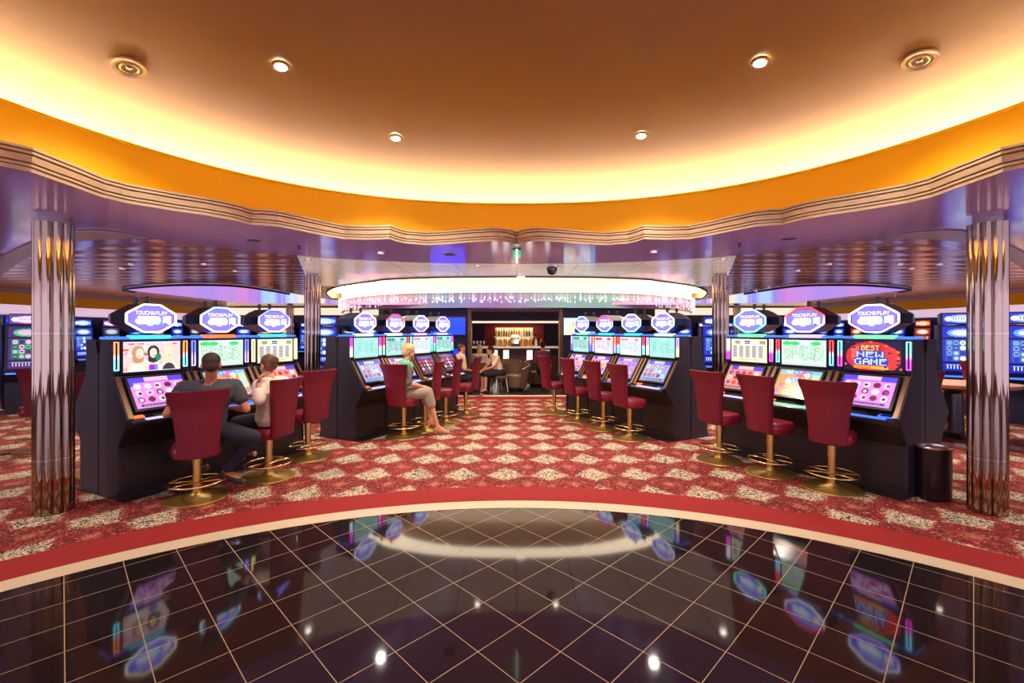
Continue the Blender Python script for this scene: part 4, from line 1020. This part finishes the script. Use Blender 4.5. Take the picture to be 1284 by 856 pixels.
def person(loc, rz, label, J, skin, clothes, hair, group=None, vox=.008, bust=0, shw=1.0, eyes=True):
    """J: joints in local frame, facing -Y, +X is the figure's left."""
    t = thing('person', loc, rz, label, 'person', group)
    V = Vector; pel, ch, nk, hd = V(J['pelvis']), V(J['chest']), V(J['neck']), V(J['head'])
    an = J.get('twist', 0); body = MB()
    m1 = pel.lerp(ch, .5)
    secs = [(pel - V((0, 0, .07)), .145, .12, 0), (pel, .17, .13, 0), (m1 - V((0, 0, .04)), .14 * shw, .105, an * .4), (m1 + V((0, 0, .05)), .145 * shw, .11, an * .6), (ch, .165 * shw, .12 + bust, an), (ch + V((0, 0, .09)), .16 * shw, .105, an), (ch + V((0, 0, .145)), .11 * shw, .075, an), (nk - V((0, 0, .03)), .06, .055, an)]
    trunk(body, secs, -.012)
    limb(body, [nk - V((0, 0, .06)), nk, hd - V((0, 0, .06))], [.056, .052, .05])
    hr = Matrix.Rotation(J.get('head_yaw', 0), 3, 'Z') @ Matrix.Rotation(J.get('head_pitch', 0), 3, 'X')
    def hp_(x, y, z): return hd + hr @ V((x, y, z))
    body.ell(hp_(0, .008, .03), (.074, .092, .088), 20, 12, hr); body.ell(hp_(0, -.022, -.035), (.056, .064, .072), 18, 12, hr)
    body.ell(hp_(0, -.06, -.082), (.026, .022, .02), 10, 8, hr)
    body.add([hp_(-.006, -.082, .022), hp_(.006, -.082, .022), hp_(.016, -.084, -.02), hp_(-.016, -.084, -.02), hp_(0, -.112, -.016), hp_(-.012, -.06, .0), hp_(.012, -.06, .0)], [(0, 1, 4), (1, 2, 4), (2, 3, 4), (3, 0, 4), (0, 3, 5), (3, 2, 6, 5), (2, 1, 6), (1, 0, 5, 6)])
    for s_ in (-1, 1): body.ell(hp_(s_ * .076, .01, -.005), (.012, .02, .032), 8, 8, hr)
    for s_ in (-1, 1): body.ell(hp_(s_ * .028, -.07, .03), (.02, .014, .008), 8, 6, hr)
    body.ell(hp_(0, -.078, -.048), (.022, .01, .01), 8, 6, hr)
    sh = {}
    for s_, sd_ in ((1, 'L'), (-1, 'R')):
        a = V(J['sh' + sd_]); e = V(J['el' + sd_]); w = V(J['wr' + sd_])
        limb(body, [ch + V((s_ * .06, 0, .08)), a, a.lerp(e, .5), e, e.lerp(w, .4), w], [.06, .052, .044, .037, .037, .024])
        hd_ = J.get('hd' + sd_, (w - e)); hand(body, w, hd_, J.get('pn' + sd_, (0, 0, -1)), J.get('curl' + sd_, .5), 1, s_)
        h_ = V(J['hip' + sd_]); k_ = V(J['kn' + sd_]); f_ = V(J['an' + sd_]); toe = V(J['toe' + sd_])
        limb(body, [h_, h_.lerp(k_, .5), k_, k_.lerp(f_, .3), k_.lerp(f_, .7), f_], [.085, .072, .055, .052, .038, .032])
        hl = f_ + V((0, 0, -.05)) - (toe - f_) * .22; hl.z = min(f_.z - .02, toe.z + .02)
        limb(body, [f_, f_.lerp(toe, .5) + V((0, 0, -.005)), toe], [.032, .03, .022]); limb(body, [f_, hl], [.03, .028])
    b = link('body', remesh(body, 'body', skin, vox, 3), t)
    for cl in clothes:
        mb = MB(); kind = cl['kind']; gcl = cl.get('grow', .012)
        if kind == 'top':
            trunk(mb, secs[cl.get('from', 1):7] + ([(nk - V((0, 0, .045)), .07, .062, an)] if cl.get('collar', 1) else []), gcl * .6)
            for s_, sd_ in ((1, 'L'), (-1, 'R')):
                a = V(J['sh' + sd_]); e = V(J['el' + sd_]); w = V(J['wr' + sd_]); q = cl.get('sleeve', .9)
                g2 = gcl + cl.get('puff', 0)
                P = [ch + V((s_ * .06, 0, .08)), a]; rs_ = [.07 + gcl, .055 + gcl]
                if q <= 1: P.append(a.lerp(e, q)); rs_.append(.045 + g2 + .004)
                else: P += [e, e.lerp(w, q - 1)]; rs_ += [.039 + g2, .034 + g2]
                limb(mb, P, rs_)
        elif kind == 'hem':
            trunk(mb, secs[0:5], .022)
        elif kind == 'collar':
            trunk(mb, [(ch + V((0, 0, .06)), .155 * shw, .11, an), (ch + V((0, 0, .12)), .125 * shw, .088, an), (nk - V((0, 0, .035)), .068, .062, an)], .026)
            for s_, sd_ in ((1, 'L'), (-1, 'R')): limb(mb, [ch + V((s_ * .06, 0, .095)), V(J['sh' + sd_]) + V((0, 0, .004))], [.082, .078])
        elif kind == 'pants':
            trunk(mb, [(pel - V((0, 0, .08)), .15, .125, 0), (pel, .172, .135, 0), (pel.lerp(m1, .6), .15, .115, 0)], gcl * .6)
            for sd_ in 'LR':
                h_ = V(J['hip' + sd_]); k_ = V(J['kn' + sd_]); f_ = V(J['an' + sd_]); q = cl.get('len', 1.95); wd = cl.get('flare', 0)
                P = [h_, h_.lerp(k_, .5), k_]; rs_ = [.092 + gcl, .078 + gcl + wd * .5, .060 + gcl + wd]
                if q > 1: P += [k_.lerp(f_, (q - 1) * .5), k_.lerp(f_, q - 1)]; rs_ += [.056 + gcl + wd, .046 + gcl + wd * 1.2]
                limb(mb, P, rs_)
        elif kind == 'shoes':
            for sd_ in 'LR':
                f_ = V(J['an' + sd_]); toe = V(J['toe' + sd_]); hl = f_ - (toe - f_) * .2; hl.z = f_.z - .055
                if cl.get('open'): hl = hl; 
                limb(mb, [hl, f_.lerp(toe, .45) + V((0, 0, -.03)), toe + (toe - f_) * .06], [.036, .038, .030]); limb(mb, [f_ + V((0, 0, -.02)), hl], [.036, .036])
        link(cl['name'], remesh(mb, cl['name'], cl['mat'], cl.get('vox', vox), 4), t)
    # hair
    mb = MB(); hk = hair['kind']
    def capshell(dx, dy, dz, rx, ry, rz_): mb.ell(hp_(dx, dy, dz), (rx, ry, rz_), 20, 12, hr)
    if hk == 'short': capshell(0, .022, .048, .080, .090, .078); capshell(0, .05, .0, .068, .056, .07)
    elif hk == 'bun': capshell(0, .020, .046, .083, .097, .084); capshell(0, .045, .0, .076, .062, .07); capshell(0, .128, .045, .042, .036, .046); capshell(0, .15, .06, .026, .022, .03)
    elif hk == 'crop': capshell(0, .014, .056, .088, .098, .08); capshell(0, .045, .008, .078, .068, .08); capshell(0, -.035, .085, .06, .05, .034)
    elif hk == 'long': capshell(0, .02, .046, .088, .1, .088); capshell(0, .065, -.04, .082, .056, .13)
    elif hk == 'pony': capshell(0, .02, .046, .085, .1, .086); capshell(0, .09, -.02, .04, .05, .07)
    link('hair', remesh(mb, 'hair', hair['mat'], vox, 2), t)
    if eyes:
        mb = MB()
        for s_ in (-1, 1): mb.ell(hp_(s_ * .028, -.0825, .012), (.010, .006, .006), 8, 6, hr)
        link('eyes', mb.mesh('eyes', 'eye', .9), t)
        mb = MB(); mb.ell(hp_(0, -.089, -.048), (.019, .006, .0065), 10, 6, hr); link('lips', mb.mesh('lips', 'lips', .9), t)
    return t

def seat_pose(**k):
    J = dict(pelvis=(0, .02, .72), chest=(0, .0, 1.03), neck=(0, -.01, 1.21), head=(0, -.03, 1.34),
             shL=(.17, 0, 1.12), shR=(-.17, 0, 1.12), elL=(.24, -.02, .86), elR=(-.24, -.02, .86), wrL=(.16, -.24, .80), wrR=(-.16, -.24, .80),
             hipL=(.09, -.03, .70), hipR=(-.09, -.03, .70), knL=(.12, -.42, .68), knR=(-.12, -.42, .68), anL=(.11, -.38, .26), anR=(-.11, -.38, .26), toeL=(.12, -.53, .20), toeR=(-.12, -.53, .20))
    J.update(k); return J
def W2L(o, p):   # world point to the thing's local frame
    return (Matrix.Rotation(-o[3], 3, 'Z') @ (Vector(p) - Vector(o[:3])))
# man in dark shirt
pm = at_z(247, 624, 0); rzm = facing((-.42, .9)); om = (pm.x + .05, pm.y + .02, 0, rzm)
def wl(px, py, Y, o): return W2L(o, at_y(px, py, Y))
hm = wl(265, 458, 4.42, om)
J = seat_pose(pelvis=(0, .02, .66), chest=(hm.x * .6, hm.y * .5, 1.0), neck=(hm.x * .9, hm.y * .7, 1.15), head=(hm.x, hm.y, hm.z),
              shL=(hm.x * .6 + .21, 0, 1.085), shR=(hm.x * .6 - .21, 0, 1.085), elL=(hm.x * .5 + .33, .04, .85), elR=(hm.x * .5 - .33, .04, .85), wrL=(.24, -.2, .86), wrR=(-.22, -.2, .84),
              hipR=(-.12, -.02, .65), knR=tuple(wl(318, 548, 4.62, om)), anR=tuple(wl(283, 590, 4.72, om)), toeR=tuple(wl(304, 603, 4.66, om)),
              hipL=(.07, -.03, .65), knL=(.14, -.38, .60), anL=(.06, -.34, .24), toeL=(.04, -.46, .17), head_yaw=R(6), head_pitch=R(8))
person(om[:3], rzm, 'man seen from behind in dark short sleeved shirt and jeans, sitting at left front bank', J, 'skin_tan',
       [dict(kind='top', name='shirt', mat='polo', sleeve=.5, grow=.022, puff=.006), dict(kind='pants', name='jeans', mat='jeans', len=1.9, grow=.012), dict(kind='shoes', name='shoes', mat='shoe')],
       dict(kind='short', mat='hair_brown'), vox=.008, shw=1.22, eyes=False)
# woman in cream blouse
pw_ = at_z(337, 598, 0); rzw = facing(L_); ow = (pw_.x, pw_.y, 0, rzw)
J = seat_pose(pelvis=(0, .06, .67), chest=(0, .05, .97), neck=(0, .02, 1.13), head=(0, -.01, 1.255), shL=(.155, .05, 1.05), shR=(-.155, .05, 1.05),
              elL=tuple(wl(325, 500, 4.84, ow)), wrL=tuple(wl(324, 479, 4.88, ow)), hdL=tuple(Matrix.Rotation(-rzw, 3, 'Z') @ Vector((.25, .25, .8))), pnL=tuple(Matrix.Rotation(-rzw, 3, 'Z') @ Vector((.8, .3, -.2))), curlL=.8,
              elR=(-.22, -.12, .84), wrR=(-.14, -.32, .86), head_yaw=R(-4), head_pitch=R(6),
              knL=(.10, -.40, .60), knR=(-.10, -.42, .60), anL=(.08, -.36, .24), anR=(-.08, -.38, .24), toeL=(.1, -.5, .18), toeR=(-.08, -.52, .18), hipL=(.09, .0, .65), hipR=(-.09, .0, .65))
person(ow[:3], rzw, 'woman in cream blouse with pinned up hair, hand raised, at left front bank', J, 'skin',
       [dict(kind='pants', name='trousers', mat='jeans', len=1.9, grow=.012), dict(kind='hem', name='skirt_top', mat='khaki'), dict(kind='top', name='blouse', mat='blouse', sleeve=1.35, grow=.016, puff=.012, **{'from': 3})],
       dict(kind='bun', mat='hair_light'), vox=.008, bust=.015)
# blond woman in green, turned to the aisle
pl_ = at_z(506, 547, 0); rzl = facing((.88, .30)); ol = (pl_.x + .02, pl_.y, 0, rzl)
J = seat_pose(pelvis=(0, .04, .70), chest=(0, .0, 1.02), neck=(0, -.03, 1.19), head=(0, -.06, 1.315), elL=(.22, -.03, .84), elR=(-.22, -.03, .84), wrL=(.08, -.24, .77), wrR=(-.07, -.26, .77),
              hdL=(-.5, -.8, -.1), hdR=(.5, -.8, -.1), knL=(.06, -.32, .66), knR=(-.05, -.34, .68), anL=(.04, -.40, .24), anR=(-.06, -.50, .13), toeL=(.05, -.52, .12), toeR=(-.07, -.66, .03), head_pitch=R(4), hipL=(.08, -.02, .68), hipR=(-.08, -.02, .68))
person(ol[:3], rzl, 'blond woman in grey tunic with green collar, sitting turned to the aisle', J, 'skin',
       [dict(kind='pants', name='trousers', mat='linen', len=1.34, grow=.014, flare=.016), dict(kind='top', name='tunic', mat='grey_tunic', sleeve=.9, grow=.016), dict(kind='collar', name='green_collar', mat='green_top'), dict(kind='shoes', name='sandals', mat='skin_tan')],
       dict(kind='crop', mat='hair_blond'), vox=.008, bust=.015)
# background guests
def low(**k):
    d = dict(pelvis=(0, .06, .52), chest=(0, .02, .84), neck=(0, 0, 1.02), head=(0, -.03, 1.15), shL=(.16, .02, .93), shR=(-.16, .02, .93), elL=(.22, -.04, .70), elR=(-.22, -.04, .70), wrL=(.1, -.24, .66), wrR=(-.1, -.24, .66),
             hipL=(.09, 0, .50), hipR=(-.09, 0, .50), knL=(.1, -.42, .50), knR=(-.1, -.42, .50), anL=(.1, -.42, .09), anR=(-.1, -.42, .09), toeL=(.1, -.55, .04), toeR=(-.1, -.55, .04)); d.update(k); return d
bg = 'guests in the bar lounge'
person((-1.05, 12.84, 0), R(180), 'blond person in white top seen from behind in the bar lounge', low(head=(0, -.03, 1.12)), 'skin', [dict(kind='top', name='shirt', mat='white_cloth', grow=.014), dict(kind='pants', name='trousers', mat='khaki')], dict(kind='long', mat='hair_blond'), bg, .014, eyes=False)
person((-.5, 12.3, 0), R(-62), 'dark haired woman in cream top and dark skirt leaning forward in front of the armchair', low(chest=(0, -.1, .82), neck=(0, -.2, .98), head=(0, -.25, 1.10), shL=(.15, -.1, .92), shR=(-.15, -.1, .92), elL=(.18, -.26, .68), elR=(-.18, -.26, .68), wrL=(.05, -.44, .60), wrR=(-.05, -.44, .60)), 'skin',
       [dict(kind='top', name='blouse', mat='blouse', sleeve=.7, grow=.014), dict(kind='pants', name='skirt', mat='jeans', len=1.1, grow=.02)], dict(kind='pony', mat='hair_dark'), bg, .012, eyes=False)
person((.74, 12.95, 0), R(170), 'dark haired man in dark top sitting behind the farthest stool of right rear bank', low(pelvis=(0, .06, .60), chest=(0, .02, .92), neck=(0, 0, 1.1), head=(0, -.03, 1.22), shL=(.17, .02, 1.01), shR=(-.17, .02, 1.01)), 'skin_tan', [dict(kind='top', name='shirt', mat='purple_cloth', grow=.014), dict(kind='pants', name='trousers', mat='jeans')], dict(kind='short', mat='hair_dark'), bg, .014, eyes=False)
person((-1.38, 11.2, 0), R(115), 'man in light shirt behind the stools at the far end of left rear bank', low(pelvis=(0, .04, .62), chest=(0, .0, .93), neck=(0, 0, 1.08), head=(0, -.02, 1.2), shL=(.17, .0, 1.0), shR=(-.17, .0, 1.0)), 'skin_tan', [dict(kind='top', name='shirt', mat='khaki', grow=.014), dict(kind='pants', name='trousers', mat='jeans')], dict(kind='short', mat='hair_brown'), bg, .014, eyes=False)

# ---------------------------------------------------------------- lights
def spot(p, e, col=(1, .90, .76), ang=120, r=.05, d=None):
    l = bpy.data.lights.new('ceiling_spot', 'SPOT'); l.energy = e; l.color = col; l.spot_size = R(ang); l.spot_blend = .7; l.shadow_soft_size = r
    o = bpy.data.objects.new('ceiling_spot', l); C.objects.link(o); o.location = p
    if d: o.rotation_euler = Vector(d).to_track_quat('-Z', 'Y').to_euler()
def area(p, sx, sy, e, col, d=(0, 0, -1)):
    l = bpy.data.lights.new('room_light', 'AREA'); l.shape = 'RECTANGLE'; l.size = sx; l.size_y = sy; l.energy = e; l.color = col
    o = bpy.data.objects.new('room_light', l); C.objects.link(o); o.location = p; o.rotation_euler = Vector(d).to_track_quat('-Z', 'Y').to_euler()
for p, e in SP: spot(p - Vector((0, 0, .03)), e * 2.1)
# more downlights of the room, some beyond the frame, outer rows added to brighten the fascias
for x, y in ((-6.5, 7.5), (6.5, 7.5), (-9, 9), (9, 9), (-1.5, 9.8), (1.5, 9.8), (-5.2, 3.4), (5.2, 3.4), (-5.2, .5), (5.2, .5), (-4.8, 7.0), (4.8, 7.0), (-11, 8.5), (11, 8.5), (-11.2, 11), (11.2, 11), (-11.2, 13.5), (11.2, 13.5), (-11.2, 16), (11.2, 16)):
    z = ZS if y < 9.5 or abs(x) > 5 else 3.0
    downlight(Vector((x, y, z - .003)), .05, 'extra round downlight in the ceiling over the gaming floor', grp='other downlights'); spot((x, y, z - .04), 125)
for x in (-1.2, 0, 1.2): spot((x, 14.2, 2.2), 50, (1, .8, .55), 130)
area((0, 17.1, 1.93), 1.6, .2, 8, (1, .7, .4))
w = bpy.data.worlds.new('World'); bpy.context.scene.world = w; w.use_nodes = True
bgn = w.node_tree.nodes['Background']; bgn.inputs[0].default_value = (.80, .64, .96, 1); bgn.inputs[1].default_value = 1.55  # lavender ambient fill, added to enter through the open room behind the camera

# ---------------------------------------------------------------- camera
cam = bpy.data.cameras.new('Camera'); co = bpy.data.objects.new('Camera', cam); C.objects.link(co)
cam.sensor_width = 36; cam.lens = F / 1284 * 36; cam.shift_x = -(CX - 642) / 1284; cam.shift_y = -(428 - CY) / 1284
co.location = (0, 0, H); co.rotation_euler = (R(90), 0, 0); cam.clip_start = .05
sc = bpy.context.scene; sc.camera = co
vs_ = sc.view_settings; vs_.view_transform = 'Standard'; vs_.look = 'None'; vs_.gamma = 1; vs_.use_curve_mapping = False; vs_.exposure = .45
